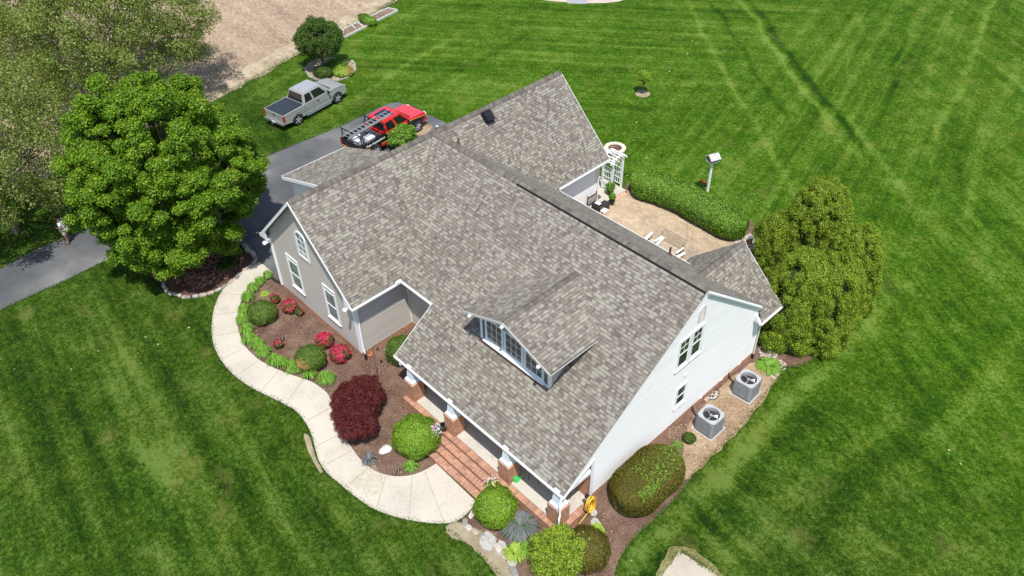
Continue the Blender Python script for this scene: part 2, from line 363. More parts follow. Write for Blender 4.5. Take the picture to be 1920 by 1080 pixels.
def drape(name, poly, up, mat, thick=0., kind='structure', grid=1.0, parent=None):
    bm = bmesh.new(); vs = [bm.verts.new((x, y, 0)) for x, y in poly]
    for tr in tessellate_polygon([[Vector((x, y, 0)) for x, y in poly]]):
        try: bm.faces.new([vs[i] for i in tr])
        except Exception: pass
    xs = [p[0] for p in poly]; ys = [p[1] for p in poly]
    if max(xs) > -14 and min(ys) < 2.3:
        for x in np.arange(-14.5, -7, .5):
            if min(xs) < x < max(xs): bmesh.ops.bisect_plane(bm, geom=bm.verts[:]+bm.edges[:]+bm.faces[:], plane_co=(x, 0, 0), plane_no=(1, 0, 0))
        for y in np.arange(-1.4, 2.81, .28):
            if min(ys) < y < max(ys): bmesh.ops.bisect_plane(bm, geom=bm.verts[:]+bm.edges[:]+bm.faces[:], plane_co=(0, y, 0), plane_no=(0, 1, 0))
    bmesh.ops.recalc_face_normals(bm, faces=bm.faces[:])
    for f in bm.faces:
        if f.normal.z < 0: f.normal_flip()
    if thick:
        be = [e for e in bm.edges if len(e.link_faces) == 1]; r = bmesh.ops.extrude_edge_only(bm, edges=be); low = {v for v in r['geom'] if isinstance(v, bmesh.types.BMVert)}
    else: low = set()
    for v in bm.verts: v.co.z = hz(v.co.x, v.co.y)+up-(thick if v in low else 0)
    bmesh.ops.recalc_face_normals(bm, faces=bm.faces[:])
    if sum(f.normal.z*f.calc_area() for f in bm.faces) < 0: bmesh.ops.reverse_faces(bm, faces=bm.faces[:])
    me = bpy.data.meshes.new(name); bm.to_mesh(me); bm.free(); me.materials.append(mat)
    o = bpy.data.objects.new(name, me); col.objects.link(o)
    if parent is not None: o.parent = parent
    elif kind: o['kind'] = kind
    return o
def px(*pts): return [G(a, b)[:2] for a, b in pts]

# ground
gx = np.concatenate([[-900, -500, -250, -120], np.arange(-80, -16, 4), np.arange(-15, 15.1, .5), [20, 30, 60, 150, 400, 900]])
gy = np.concatenate([[-900, -400, -150, -60, -30], np.arange(-20, -2, 3), np.arange(-1.4, 2.81, .28), np.arange(4, 60, 6), [70, 100, 200, 500, 900]])
V = [(x, y, hz(x, y)) for y in gy for x in gx]; nx = len(gx)
F = np.array([(j*nx+i, j*nx+i+1, (j+1)*nx+i+1, (j+1)*nx+i) for j in range(len(gy)-1) for i in range(nx-1)])
tag(fastmesh('lawn', np.array(V), F, LAWN, smooth=True), kind='structure')
# field: beyond the lawn's far edge
fl = [(-36.5, -20), (-37.3, -5), (-38.0, 2), (-38.85, 7.67), (-39.6, 11), (-40.2, 13.5), (-41.0, 17), (-42.1, 22.3), (-43.5, 26.5), (-46.5, 31.5), (-49, 36), (-60, 60), (-120, 200)]
fl = [(a-.0, b) for a, b in fl]
drape('ploughed_field', densify(fl, .6, .16, False)+[(-120, 200), (-700, 400), (-700, -300), (-40, -300)], .008, FIELD)
ed = densify(fl[:-2]+[(-52.5, 37), (-48.5, 31.5), (-45.3, 26.8), (-43.9, 22.8), (-42.9, 17.3), (-42.1, 13.7), (-41.4, 11.1), (-40.6, 7.6), (-39.8, 2), (-39.1, -5), (-38.3, -20)], .6, .35)
drape('field_edge', ed, .014, FEDGE)

# driveway
dv = px((-260, 745), (-120, 655), (0, 583), (60, 554), (130, 523), (195, 491), (250, 462), (300, 440), (360, 415), (440, 440), (475, 478), (487, 491), (510, 511), (526, 528))+[(-18.5, -.6), (-18.5, 14.2), (-21.5, 15.6)]+px((830, 226), (795, 212), (760, 196), (740, 190), (700, 207), (640, 236), (560, 268), (500, 293), (440, 322), (380, 345), (310, 372), (220, 402), (120, 446), (60, 470), (0, 505), (-120, 560), (-260, 640))
drape('driveway', densify(smoothpoly(dv, 1), .5, .03), .012, ASPH)
drape('bare_soil', densify(smoothpoly(px((770, 236), (792, 226), (815, 236), (800, 252), (775, 256)), 2), .3, .06), .018, SOIL)
# beds
A = px((510, 511), (480, 528), (450, 545), (430, 575), (425, 610), (430, 650), (450, 680), (490, 705), (540, 728), (590, 755), (615, 780), (625, 820), (640, 860), (665, 890), (700, 912), (750, 925), (800, 915), (830, 885))+[(-6.3, -.9), (-6.3, 0), (-9, 0), (-9, 3), (-12, 3), (-18.7, 0)]
drape('mulch_bed', densify(A, .6), .02, MULCH)
B = smoothpoly(px((205, 470), (260, 500), (300, 532), (316, 552), (350, 560), (398, 553), (428, 535), (452, 513), (482, 492), (472, 474), (446, 455), (400, 430), (330, 400), (250, 420)), 2)
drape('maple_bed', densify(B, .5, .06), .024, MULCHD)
Cb = [(-3.2, -.2), (-.4, -.2), (-.4, 12.2)]+[(-2.6, 12.2), (-2.6, 13.4)]+px((1415, 440), (1440, 470), (1500, 560), (1600, 600), (1560, 655), (1540, 668), (1500, 686), (1470, 690), (1452, 712), (1438, 738), (1415, 768), (1390, 800), (1352, 838), (1322, 865), (1300, 892), (1262, 940), (1215, 985), (1182, 1015), (1160, 1050), (1150, 1090), (1140, 1180), (960, 1180), (975, 1090), (960, 1060), (925, 1030), (880, 1000), (858, 978), (892, 942))
drape('mulch_bed', densify(Cb, .5, .05), .02, MULCH)
drape('straw_soil', densify(smoothpoly(px((1283, 800), (1330, 748), (1380, 700), (1425, 672), (1462, 690), (1452, 718), (1420, 768), (1390, 804), (1355, 840), (1322, 868), (1298, 896), (1270, 900), (1282, 850)), 2), .4, .08), .034, SOIL)
drape('soil_strip', densify(smoothpoly(px((832, 984), (862, 976), (905, 1003), (938, 1030), (962, 1062), (975, 1095), (960, 1130), (940, 1080), (905, 1045), (868, 1018), (838, 1000)), 2), .35, .1), .03, DIRT)
drape('soil_patch', densify(smoothpoly(px((568, 812), (578, 818), (585, 840), (598, 868), (606, 882), (602, 890), (588, 868), (576, 842)), 1), .25, .05), .02, DIRT)
drape('worn_soil', densify(smoothpoly(px((1262, 1022), (1285, 1022), (1325, 1050), (1365, 1085), (1430, 1140), (1220, 1140), (1222, 1090), (1244, 1050)), 2), .15, .09), .02, speck('worn_grass', [(.07, .08, .02), (.16, .15, .06), (.30, .26, .15)], 12., 1.5))
drape('bare_patch', densify(smoothpoly(px((1270, 1032), (1280, 1036), (1308, 1056), (1340, 1078), (1420, 1130), (1330, 1180), (1236, 1110), (1246, 1070), (1262, 1050)), 2), .15, .07), .03, DIRTP)
# far bed at the top edge
drape('gravel_bed', densify(smoothpoly(px((960, -60), (1000, -2), (1040, 3), (1090, 6), (1150, 6), (1185, -4), (1210, -60), (1180, -160), (1000, -160)), 1), .6, .04), .02, speck('pale_gravel', [(.30, .24, .19), (.46, .39, .33), (.58, .52, .46)], 14, 2, .4))
drape('stone_path', px((1064, 7), (1100, 8), (1112, -120), (1050, -120)), .03, plain('grey_slate', (.30, .30, .31), .8))

# ------------------------------------------------------------------ walkway
outer = px((487, 491), (462, 505), (440, 520), (420, 541), (407, 562), (400, 585), (397, 610), (398, 635), (404, 657), (417, 681), (440, 706), (470, 727), (500, 742), (530, 756), (555, 770), (572, 790), (585, 815), (592, 845), (600, 870), (615, 890), (640, 910), (670, 935), (700, 955), (740, 970), (790, 980), (830, 983), (860, 978), (885, 955), (892, 941))
inner = px((818, 870), (795, 884), (773, 892), (749, 895), (724, 892), (698, 882), (680, 867), (664, 847), (649, 824), (637, 798), (627, 764), (617, 742), (604, 729), (582, 715), (555, 707), (525, 696), (505, 686), (487, 677), (470, 662), (457, 647), (450, 630), (445.5, 610), (446, 590), (452, 565), (462, 547), (475, 534), (492, 522), (510, 511))
walk = drape('walkway', smoothpoly(outer, 1, False)+smoothpoly(inner, 1, False), .045, CONC, thick=.12, grid=.7)
jm = MB()
for a, b in (((430, 553), (458, 555)), ((399, 592), (446, 586)), ((398, 633), (449, 622)), ((416, 674), (462, 652)), ((448, 703), (486, 676)), ((494, 729), (523, 696)), ((541, 752), (569, 713)), ((577, 790), (618, 767)), ((591, 838), (637, 816)), ((614, 871), (664, 844)), ((648, 915), (690, 880)), ((706, 955), (724, 893)), ((767, 975), (773, 893)), ((834, 983), (797, 886))):
    p, q = G(*a), G(*b); jm.bar((p[0], p[1], p[2]+.048), (q[0], q[1], q[2]+.048), .02, .006)
jm.build('walkway_joints', plain('joint_dark', (.27, .24, .2), .9))['kind'] = 'structure'  # joint strips in a darker tone than the slab

# ================================================================== HOUSE
H = thing('house', 'large house with mottled grey shingle roof, pale siding and brick front porch', 'house', (0, 0, 0))
XE, XR, XL = -11.733, -15.41, -19.09; YF, YB = -.433, 15.869; ZC, ZR = 3.11, 6.76; RY = 7.408; MX = .1; ZE = 1.582; YE2 = 12.0; ZB = 3.03
def slope(mb, pts, o, udir, vdir):     # roof polygon with metre uvs: u along eave, v up the slope
    o, ud, vd = Vector(o), Vector(udir).normalized(), Vector(vdir).normalized(); P = [Vector(p) for p in pts]
    n = ud.cross(vd); n = n if n.z > 0 else -n; th = .06
    uv = [((p-o).dot(ud), (p-o).dot(vd)) for p in P]; k = len(P)
    nn = sum(((P[i]-P[0]).cross(P[(i+1) % k]-P[0]) for i in range(1, k-1)), Vector())
    idx = list(range(k)) if nn.dot(n) > 0 else list(range(k-1, -1, -1))
    top = [P[i] for i in idx]; tuv = [uv[i] for i in idx]
    bot = [p-Vector((0, 0, th)) for p in top]
    mb.add(top, [tuple(range(k))], 0, tuv); mb.add(bot, [tuple(range(k-1, -1, -1))], 1)
    for i in range(k): j = (i+1) % k; mb.add([top[i], bot[i], bot[j], top[j]], [(0, 1, 2, 3)], 1)
def main_roof():
    m = MB(); Y = RY
    zf = lambda y: ZE+(ZR-ZE)/RY*y
    cx = XR
    f = [(MX, 0, ZE), (MX, Y, ZR), (cx, Y, ZR), (XE, 2.19, zf(2.19)), (-9.62, 2.19, zf(2.19)), (-9.62, 0, ZE)]
    slope(m, f, (0, 0, ZE), (1, 0, 0), (0, RY, ZR-ZE))
    b = [(MX, Y, ZR), (MX, YE2, ZB), (-11.66, YE2, ZB), (cx, Y, ZR)]
    slope(m, b, (0, YE2, ZB), (1, 0, 0), (0, -(YE2-Y), ZR-ZB))
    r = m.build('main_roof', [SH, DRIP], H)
    return r
MR = main_roof()
m = MB()
slope(m, [(XE, YF, ZC), (XE, 2.19, ZC), (XR, RY, ZR), (XR, YF, ZR)], (XE, 0, ZC), (0, 1, 0), (XR-XE, 0, ZR-ZC))
slope(m, [(XE, 11.9, ZC), (XE, YB, ZC), (XR, YB, ZR), (XR, RY, ZR)], (XE, 0, ZC), (0, 1, 0), (XR-XE, 0, ZR-ZC))
slope(m, [(XL, YF, ZC), (XL, YB, ZC), (XR, YB, ZR), (XR, YF, ZR)], (XL, 0, ZC), (0, 1, 0), (XR-XL, 0, ZR-ZC))
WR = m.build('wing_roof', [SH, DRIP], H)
# shed dormer on the far slope
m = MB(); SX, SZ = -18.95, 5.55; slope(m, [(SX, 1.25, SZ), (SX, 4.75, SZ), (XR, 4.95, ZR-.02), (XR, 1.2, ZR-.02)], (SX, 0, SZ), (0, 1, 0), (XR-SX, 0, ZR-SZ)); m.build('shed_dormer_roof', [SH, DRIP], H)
# rear addition
AX, AZ, AE, AZE = -1.95, 4.60, .40, 2.42; AL = 2*AX-AE; AY = 13.2
m = MB(); bz = lambda z: YE2-(z-ZB)/((ZR-ZB)/(YE2-RY))   # y where main back slope has height z
vy = bz(AZ)
xr_ = AX+(AZ-ZB)/((AZ-AZE)/(AE-AX))     # x where addition slope reaches main eave height
slope(m, [(AE, 11.62, AZE), (AE, AY, AZE), (AX, AY, AZ), (AX, vy, AZ), (.1, 11.62+.3, 2.72)], (AE, 0, AZE), (0, 1, 0), (AX-AE, 0, AZ-AZE))
slope(m, [(AL, YE2, AZE), (AL, AY, AZE), (AX, AY, AZ), (AX, vy, AZ), (2*AX-xr_, YE2, ZB)], (AL, 0, AZE), (0, 1, 0), (AX-AL, 0, AZ-AZE))
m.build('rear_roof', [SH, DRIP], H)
# front dormer
DX, DZ, DTX, DTX2, DTZ, DYF = -4.76, 5.60, -2.32, -7.05, 4.715, 1.78
ry = lambda z: (z-ZE)/((ZR-ZE)/RY)
DR = MB()
slope(DR, [(DTX, DYF, DTZ), (DTX, ry(DTZ), DTZ), (DX, ry(DZ), DZ), (DX, DYF, DZ)], (DTX, 0, DTZ), (0, 1, 0), (DX-DTX, 0, DZ-DTZ))
slope(DR, [(DTX2, DYF, DTZ), (DTX2, ry(DTZ), DTZ), (DX, ry(DZ), DZ), (DX, DYF, DZ)], (DTX2, 0, DTZ), (0, 1, 0), (DX-DTX2, 0, DZ-DTZ))
# ridge caps: one small tented shingle after another
def caps(mb, a, b, wd, drop, start=0., first=0.):
    a, b = Vector(a), Vector(b); L = (b-a).length; d = (b-a)/L; sd = d.cross(Vector((0, 0, 1))).normalized(); n = int(L/.145)
    for i in range(n):
        p = a+d*(i*L/n); q = a+d*((i+1)*L/n+.02); h0, h1 = .045, .028
        vs = [p+sd*wd+Vector((0, 0, h0-drop)), p+Vector((0, 0, h0+.01)), p-sd*wd+Vector((0, 0, h0-drop)), q+sd*wd+Vector((0, 0, h1-drop)), q+Vector((0, 0, h1+.01)), q-sd*wd+Vector((0, 0, h1-drop))]
        vs += [v-Vector((0, 0, .035)) for v in vs[:3]]
        mb.add(vs, [(0, 3, 4, 1), (1, 4, 5, 2), (0, 1, 7, 6), (1, 2, 8, 7)])
mc = MB(); caps(mc, (XR+.2, RY, ZR), (MX-.02, RY, ZR), .15, .11); mc.build('ridge_cap', CAP, MR)
mc = MB(); caps(mc, (XR, YF+.02, ZR), (XR, YB-.02, ZR), .14, .135); mc.build('ridge_cap', CAP, WR)
mc = MB(); caps(mc, (AX, AY-.02, AZ), (AX, vy, AZ), .14, .12); mc.build('ridge_cap', CAP, H)
# dormer assembly
DM = thing('dormer', None, None); DM.parent = H
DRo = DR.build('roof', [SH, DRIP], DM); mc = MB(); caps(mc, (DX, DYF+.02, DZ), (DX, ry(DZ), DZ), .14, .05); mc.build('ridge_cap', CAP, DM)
# ridge vent strip + dark slot on the front side
m = MB(); th = math.atan2(ZR-ZE, RY)
for (dy, hh, wd, mi) in ((-.17, .045, .035, 0), (-.125, .03, .05, 0)):
    y = RY+dy; z = ZR+dy*math.tan(th); m.box(-9.68, MX-.03, y-wd/2, y+wd/2, z-.02, z+hh, mi)
m.build('ridge_vent', BLACK, MR)
# valleys: thin dark lines
m = MB(); m.bar((XE, 2.19, ZC+.012), (XR+.1, RY-.14, ZR-.09), .03, .012); m.build('valley_line', plain('valley_dark', (.12, .11, .1), .9), MR)
# eave gutters, rake boards
def gutter(mb, a, b, out, up=0., s=.065):
    a, b, o = Vector(a), Vector(b), Vector(out)*s; d = (b-a).normalized(); z = Vector((0, 0, 1))
    for p0, p1 in (((0, -.10), (0, -.01)), ((0, -.10), (1, -.10)), ((1, -.10), (1, -.03))):
        q = [a+o*p0[0]+z*(p0[1]+up), b+o*p0[0]+z*(p0[1]+up), b+o*p1[0]+z*(p1[1]+up), a+o*p1[0]+z*(p1[1]+up)]
        n = (q[1]-q[0]).cross(q[3]-q[0]).normalized()*.008; mb.add([p-n for p in q]+[p+n for p in q], [(3, 2, 1, 0), (4, 5, 6, 7), (0, 1, 5, 4), (2, 3, 7, 6), (1, 2, 6, 5), (3, 0, 4, 7)])
    L = (b-a).length; k = int(L/.8)
    for i in range(k+1): p = a+(b-a)*(i/max(k, 1)); mb.bar(p+z*(up-.01), p+o+z*(up-.01), .02, .01)
g = MB()
gutter(g, (-9.66, 0, ZE), (MX, 0, ZE), (0, -1, 0)); g.build('porch_gutter', TRIM, H)
g = MB(); gutter(g, (XE, 2.19, ZC), (-9.62, 2.19, ZC), (0, -1, 0)); gutter(g, (XE, YF, ZC), (XE, 2.15, ZC), (1, 0, 0)); g.obox((XE+.05, 2.0, ZC+.02), (.1, .3, .12)); g.build('courtyard_gutter', TRIM, H)
for a, b, c in (((XE, 12.1, ZC), (XE, YB, ZC), (1, 0, 0)), ((XL, YF, ZC), (XL, YB, ZC), (-1, 0, 0)), ((-11.6, YE2, ZB), (2*AX-xr_, YE2, ZB), (0, 1, 0)), ((AE, 11.62, AZE), (AE, AY, AZE), (1, 0, 0))): g = MB(); gutter(g, a, b, c); g.build('gutter', TRIM, H)
g = MB(); gutter(g, (SX, 1.25, SZ), (SX, 4.75, SZ), (-1, 0, 0)); g.build('shed_gutter', TRIM, H)
def rake(mb, a, b, out, wd=.17, t=.03, dz=-.02):
    a, b, o = Vector(a), Vector(b), Vector(out); z = Vector((0, 0, 1)); q = [a+z*dz, b+z*dz, b+z*(dz-wd), a+z*(dz-wd)]; vs = [p+o*.004 for p in q]+[p+o*(t+.004) for p in q]
    n = (q[1]-q[0]).cross(q[3]-q[0]); fs = [(3, 2, 1, 0), (4, 5, 6, 7), (0, 1, 5, 4), (1, 2, 6, 5), (2, 3, 7, 6), (3, 0, 4, 7)]
    if n.dot(o) < 0: fs = [tuple(reversed(f)) for f in fs]
    mb.add(vs, fs)
g = MB(); rake(g, (MX, .0, ZE), (MX, RY, ZR), (1, 0, 0), .05, .008, -.06); rake(g, (MX, RY, ZR), (MX, YE2-.1, ZB+.08), (1, 0, 0), .2, .05, -.05); rake(g, (MX+.05, RY, ZR-.06), (MX+.05, YE2-.1, ZB+.02), (1, 0, 0), .06, .04, -.04)
rake(g, (XR, YF, ZR), (XE, YF, ZC), (0, -1, 0), .14, .03); rake(g, (XR, YF, ZR), (XL, YF, ZC), (0, -1, 0), .18, .03)
rake(g, (XR, YB, ZR), (XE, YB, ZC), (0, 1, 0)); rake(g, (XR, YB, ZR), (XL, YB, ZC), (0, 1, 0)); rake(g, (-9.62, 0, ZE), (-9.62, 2.19, ZC), (-1, 0, 0), .14, .03)
rake(g, (SX, 1.25, SZ), (XR, 1.2, ZR), (0, -1, 0), .16, .03); rake(g, (AX, AY, AZ), (AE, AY, AZE), (0, 1, 0)); rake(g, (AX, AY, AZ), (AL, AY, AZE), (0, 1, 0)); rake(g, (AE, 11.62, AZE), (.12, 11.62, 2.7), (0, -1, 0), .12, .03)
each(g, 'rake_board', TRIM, H)
g = MB(); g.prism([(AE+.02, 2.38), (.06, 2.38), (.06, 2.72)], 11.60, 11.72, 0, lambda a, b, c: (a, c, b)); g.box(.05, AE, 11.65, AY-.05, 2.28, 2.33); g.build('eave_return', TRIM, H)
# cornice returns with the round knobs at the wing gable
def knob(mb, c, out, s=1.):
    o = Vector(out); m_ = o.to_track_quat('Z', 'Y').to_matrix().to_4x4(); c = Vector(c)
    mb.lathe([(0.0, -.3*s), (.075*s, -.3*s), (.075*s, .0), (.10*s, .03*s), (.105*s, .10*s), (.07*s, .16*s), (0, .17*s)], 12, (0, 0, 0), 0, lambda x, y, z: tuple(c+(m_ @ Vector((x, y, z)))))
for xx, sgn in ((XE, 1), (XL, -1)):
    g = MB()
    g.prism([(xx-sgn*.02, ZC-.12), (xx-sgn*.55, ZC-.12), (xx-sgn*.55, ZC+.42)], YF-.03, YF+.05, 0, lambda a, b, c: (a, c, b)); g.box(min(xx, xx-sgn*.55), max(xx, xx-sgn*.55), YF, -.15, ZC-.2, ZC-.12)
    knob(g, (xx-sgn*.45, YF-.02, ZC-.3), (0, -1, 0))
    g.build('cornice_return', TRIM, H)
g = MB(); g.box(-12.15, XE, YF+.03, 2.2, ZC-.14, ZC-.11); g.box(XL, -18.68, YF+.03, YB-.1, ZC-.14, ZC-.11); g.box(-12.1, -9.62, 2.2, 2.75, ZC-.14, ZC-.11); g.box(-12.15, XE, 12, YB-.1, ZC-.14, ZC-.11); each(g, 'soffit', TRIM, H)

# walls --------------------------------------------------------------
def wallpt(pl, u, z, d=0.):
    o, U, N = pl; return (o[0]+U[0]*u+N[0]*d, o[1]+U[1]*u+N[1]*d, z)
def clip(poly, z, keep_above):
    out = []; n = len(poly)
    for i in range(n):
        a, b = poly[i], poly[(i+1) % n]; ia = (a[1] >= z) if keep_above else (a[1] <= z); ib = (b[1] >= z) if keep_above else (b[1] <= z)
        if ia: out.append(a)
        if ia != ib: t = (z-a[1])/(b[1]-a[1]); out.append((a[0]+(b[0]-a[0])*t, z))
    return out
def siding(mb, pl, poly, h=.115, lip=.007, z0=0.):
    zs = [p[1] for p in poly]; z = z0+math.floor((min(zs)-z0)/h)*h
    while z < max(zs):
        q = clip(clip(poly, z, True), z+h, False)
        if len(q) >= 3:
            vs = [wallpt(pl, u, zz, .002+lip*(1-(zz-z)/h)) for u, zz in q]
            n = (Vector(vs[1])-Vector(vs[0])).cross(Vector(vs[2])-Vector(vs[0])); f = tuple(range(len(q)))
            if n.dot(Vector(pl[2])) < 0: f = f[::-1]
            mb.add(vs, [f])
            us = [u for u, zz in q if zz < z+1e-4]
            if len(us) >= 2: a, b = min(us), max(us); mb.add([wallpt(pl, a, z, 0), wallpt(pl, b, z, 0), wallpt(pl, b, z, .002+lip), wallpt(pl, a, z, .002+lip)], [(0, 1, 2, 3)])
        z += h
PF = ((0, -.146, 0), (1, 0, 0), (0, -1, 0)); PC = ((-12.15, 0, 0), (0, 1, 0), (1, 0, 0)); PB = ((0, 2.74, 0), (1, 0, 0), (0, -1, 0)); PG = ((.05, 0, 0), (0, 1, 0), (1, 0, 0))
PGL = ((-18.68, 0, 0), (0, 1, 0), (-1, 0, 0)); PBK = ((0, 15.5, 0), (1, 0, 0), (0, 1, 0)); PMB = ((0, 11.65, 0), (1, 0, 0), (0, 1, 0))
zw = lambda x: ZR-.12-abs(x-XR)*(ZR-ZC)/(XE-XR)*1.0
m = MB(); siding(m, PF, [(-18.68, 0), (-12.15, 0), (-12.15, zw(-12.15)), (XR, zw(XR)), (-18.68, zw(-18.68))], .145, .024); m.build('wing_front_wall', TS, H)
m = MB(); siding(m, PC, [(-.146, 0), (2.74, 0), (2.74, 3.4), (-.146, 3.4)], .165, .036); siding(m, PB, [(-12.15, 0), (-9.4, 0), (-9.4, 3.3), (-12.15, 3.3)], .165, .036); m.build('courtyard_wall', TS, H)
m = MB(); siding(m, PGL, [(-.146, 0), (15.5, 0), (15.5, 3.4), (-.146, 3.4)]); siding(m, PBK, [(-18.68, 0), (-12.15, 0), (-12.15, zw(-12.15)), (XR, zw(XR)), (-18.68, zw(-18.68))]); siding(m, PC, [(11.65, 0), (15.5, 0), (15.5, 3.4), (11.65, 3.4)], .125, .017)
siding(m, PMB, [(-12.15, 0), (-4.2, 0), (-4.2, 3.2), (-12.15, 3.2)]); m.build('garage_wall', WS, H)
zg = lambda y: (ZE+(ZR-ZE)/RY*y if y < RY else ZR-(y-RY)*(ZR-ZB)/(YE2-RY))-.1
m = MB()
siding(m, PG, [(1.59, 0), (12.25, 0), (12.25, 2.45), (11.9, zg(11.9)), (RY, zg(RY)), (1.59, zg(1.59))], .125, .017)
siding(m, PG, [(1.59, 2.14), (1.59, zg(1.59)), (.0, zg(0)), (.0, 1.34)], .125, .017)
siding(m, ((0, 12.25, 0), (1, 0, 0), (0, 1, 0)), [(-4.0, 0), (.05, 0), (.05, 2.75), (AX, 4.4), (-4.0, 2.6)], .125, .017); m.build('gable_wall', WS, H)
m = MB(); m.box(.052, .085, 1.52, 1.66, -.02, 2.2); m.bar((.075, 1.6, 2.12), (.075, .02, 1.32), .03, .1); m.box(.052, .09, 12.17, 12.29, 0, 2.4); m.box(-12.24, -12.06, -.19, -.148, 0, 3.1); m.box(-12.148, -12.10, -.188, -.0, 0, 3.1); m.box(-18.74, -18.6, -.19, -.148, 0, 3.1); m.box(-12.15, -12.1, 15.4, 15.52, 0, 3.0); m.box(-12.12, -12.08, 2.66, 2.71, 0, 3.1)
each(m, 'corner_trim', TRIM, H)
m = MB(); sp = ((0, 1.5, 0), (1, 0, 0), (0, -1, 0)); siding(m, sp, [(-18.6, zw(-18.6)-.2), (-18.6, 5.6), (XR, 6.72), (XR-.05, 6.6)], .125, .017); siding(m, ((-18.6, 0, 0), (0, 1, 0), (-1, 0, 0)), [(1.5, 3.3), (4.6, 3.3), (4.6, 5.6), (1.5, 5.6)], .125, .017); m.build('shed_dormer_wall', WS, H)
# brick foundation and porch back wall
m = MB(); t = .03
m.box(-18.68-t, -12.15+t, -.146-t, 15.5, -1.3, -.004); m.box(-12.1, .05+t*0, 2.74-t, 11.65+t, -1.3, -.006); m.box(-4.0, .05+t*.6, 2.8, 12.25+t, -1.3, -.008); m.box(-9.4, .045, 1.59, 2.8, -1.3, 2.5)
m.box(-9.41, -9.2, 1.6, 2.8, -1.0, 2.45)
m.build('brick_wall', BR, H)
# porch deck, coping bricks, steps
m = MB(); DZ0 = -.31
m.box(-8.98, .26, -.33, 1.58, -1.5, DZ0-.075); m.build('porch_base', BR, H)
m = MB(); m.box(-8.68, -.02, -.05, 1.585, DZ0-.074, DZ0); m.build('porch_floor', SLAB, H)
m = MB(); mo = MB()
def bricks(x0, x1, y0, y1, z0, z1, alongx=True, rows=1):
    mo.box(x0+.01, x1-.01, y0+.01, y1-.01, z0, z1-.006)
    L = (x1-x0) if alongx else (y1-y0); W = (y1-y0) if alongx else (x1-x0); n = int(L/.077)
    for r_ in range(rows):
        for i in range(n):
            a = i*L/n+.005; b = (i+1)*L/n-.006; c = r_*W/rows+.005; d = (r_+1)*W/rows-.006; jz = rnd.uniform(-.003, .003)
            if alongx: m.box(x0+a, x0+b, y0+c, y0+d, z0, z1+jz)
            else: m.box(x0+c, x0+d, y0+a, y0+b, z0, z1+jz)
bricks(-8.99, .27, -.34, -.06, DZ0-.072, DZ0+.006); bricks(-.02, .27, -.05, 1.58, DZ0-.072, DZ0+.006, False); bricks(-8.99, -8.7, -.05, 1.58, DZ0-.072, DZ0+.006, False)
CO = m.build('brick_coping', LB, H); mo.build('mortar_bed', MORT, CO)
sx0, sx1 = -6.30, -3.25
for k in range(3):
    m = MB(); mo = MB(); base = MB(); z = DZ0-.15*(k+1); y1 = -.345-.31*k; y0 = y1-.31; base.box(sx0, sx1, y0+.02, y1+.02, -1.5, z-.062); bricks(sx0, sx1, y0, y1, z-.06, z, True, 2)
    ST = m.build('brick_step', LB, H); mo.build('mortar_bed', MORT, ST); base.build('step_base', BR, ST)
for x0, x1 in ((-6.82, -6.32), (-3.23, -2.78)):
    m = MB(); mo = MB(); base = MB(); base.box(x0, x1, -.95, -.345, -1.5, -.53); bricks(x0-.02, x1+.0, -.97, -.345, -.528, -.46)
    PE = m.build('stair_pedestal', LB, H); base.build('pedestal_base', BR, PE); mo.build('mortar_bed', MORT, PE)
# piers with tapered columns
xs = [-8.4, float(onY(852.4, 822, -.157)[0]), float(onY(954, 907, -.157)[0]), .08]
for X1 in xs:
    b = MB(); x0 = X1-.58; y0 = -.157; b.box(x0, X1, y0, y0+.58, DZ0, .62); p = b.build('porch_pier', BR, H)
    m = MB(); mo = MB(); bricks(x0-.02, X1+.02, y0-.02, y0+.6, .622, .685, True, 2); m.build('pier_cap', LB, p)
    c = MB(); cx, cy = X1-.29, y0+.29
    c.box(cx-.25, cx+.25, cy-.25, cy+.25, .69, .80); c.box(cx-.22, cx+.22, cy-.22, cy+.22, .80, .85)
    a, b_ = .185, .13; zt = 1.62
    vs = [(cx+sx_*r_, cy+sy_*r_, z) for r_, z in ((a, .85), (b_, zt)) for sx_, sy_ in ((-1, -1), (1, -1), (1, 1), (-1, 1))]
    c.add(vs, [(0, 1, 5, 4), (1, 2, 6, 5), (2, 3, 7, 6), (3, 0, 4, 7), (4, 5, 6, 7)]); c.build('porch_column', PORCHW, H)
m = MB(); m.box(-9.3, .04, .03, .25, 1.33, 1.52); m.box(-.2, .04, .05, 1.6, 1.34, 1.5); m.box(-9.5, -9.3, .05, 2.3, 1.34, 1.52); m.box(-9.3, -.1, .1, 1.6, 1.6, 1.63); each(m, 'porch_beam', TRIM, H)
knm = MB(); knob(knm, (-9.3, .1, 1.3), (0, -1, 0), .9); knm.build('beam_end', TRIM, H)

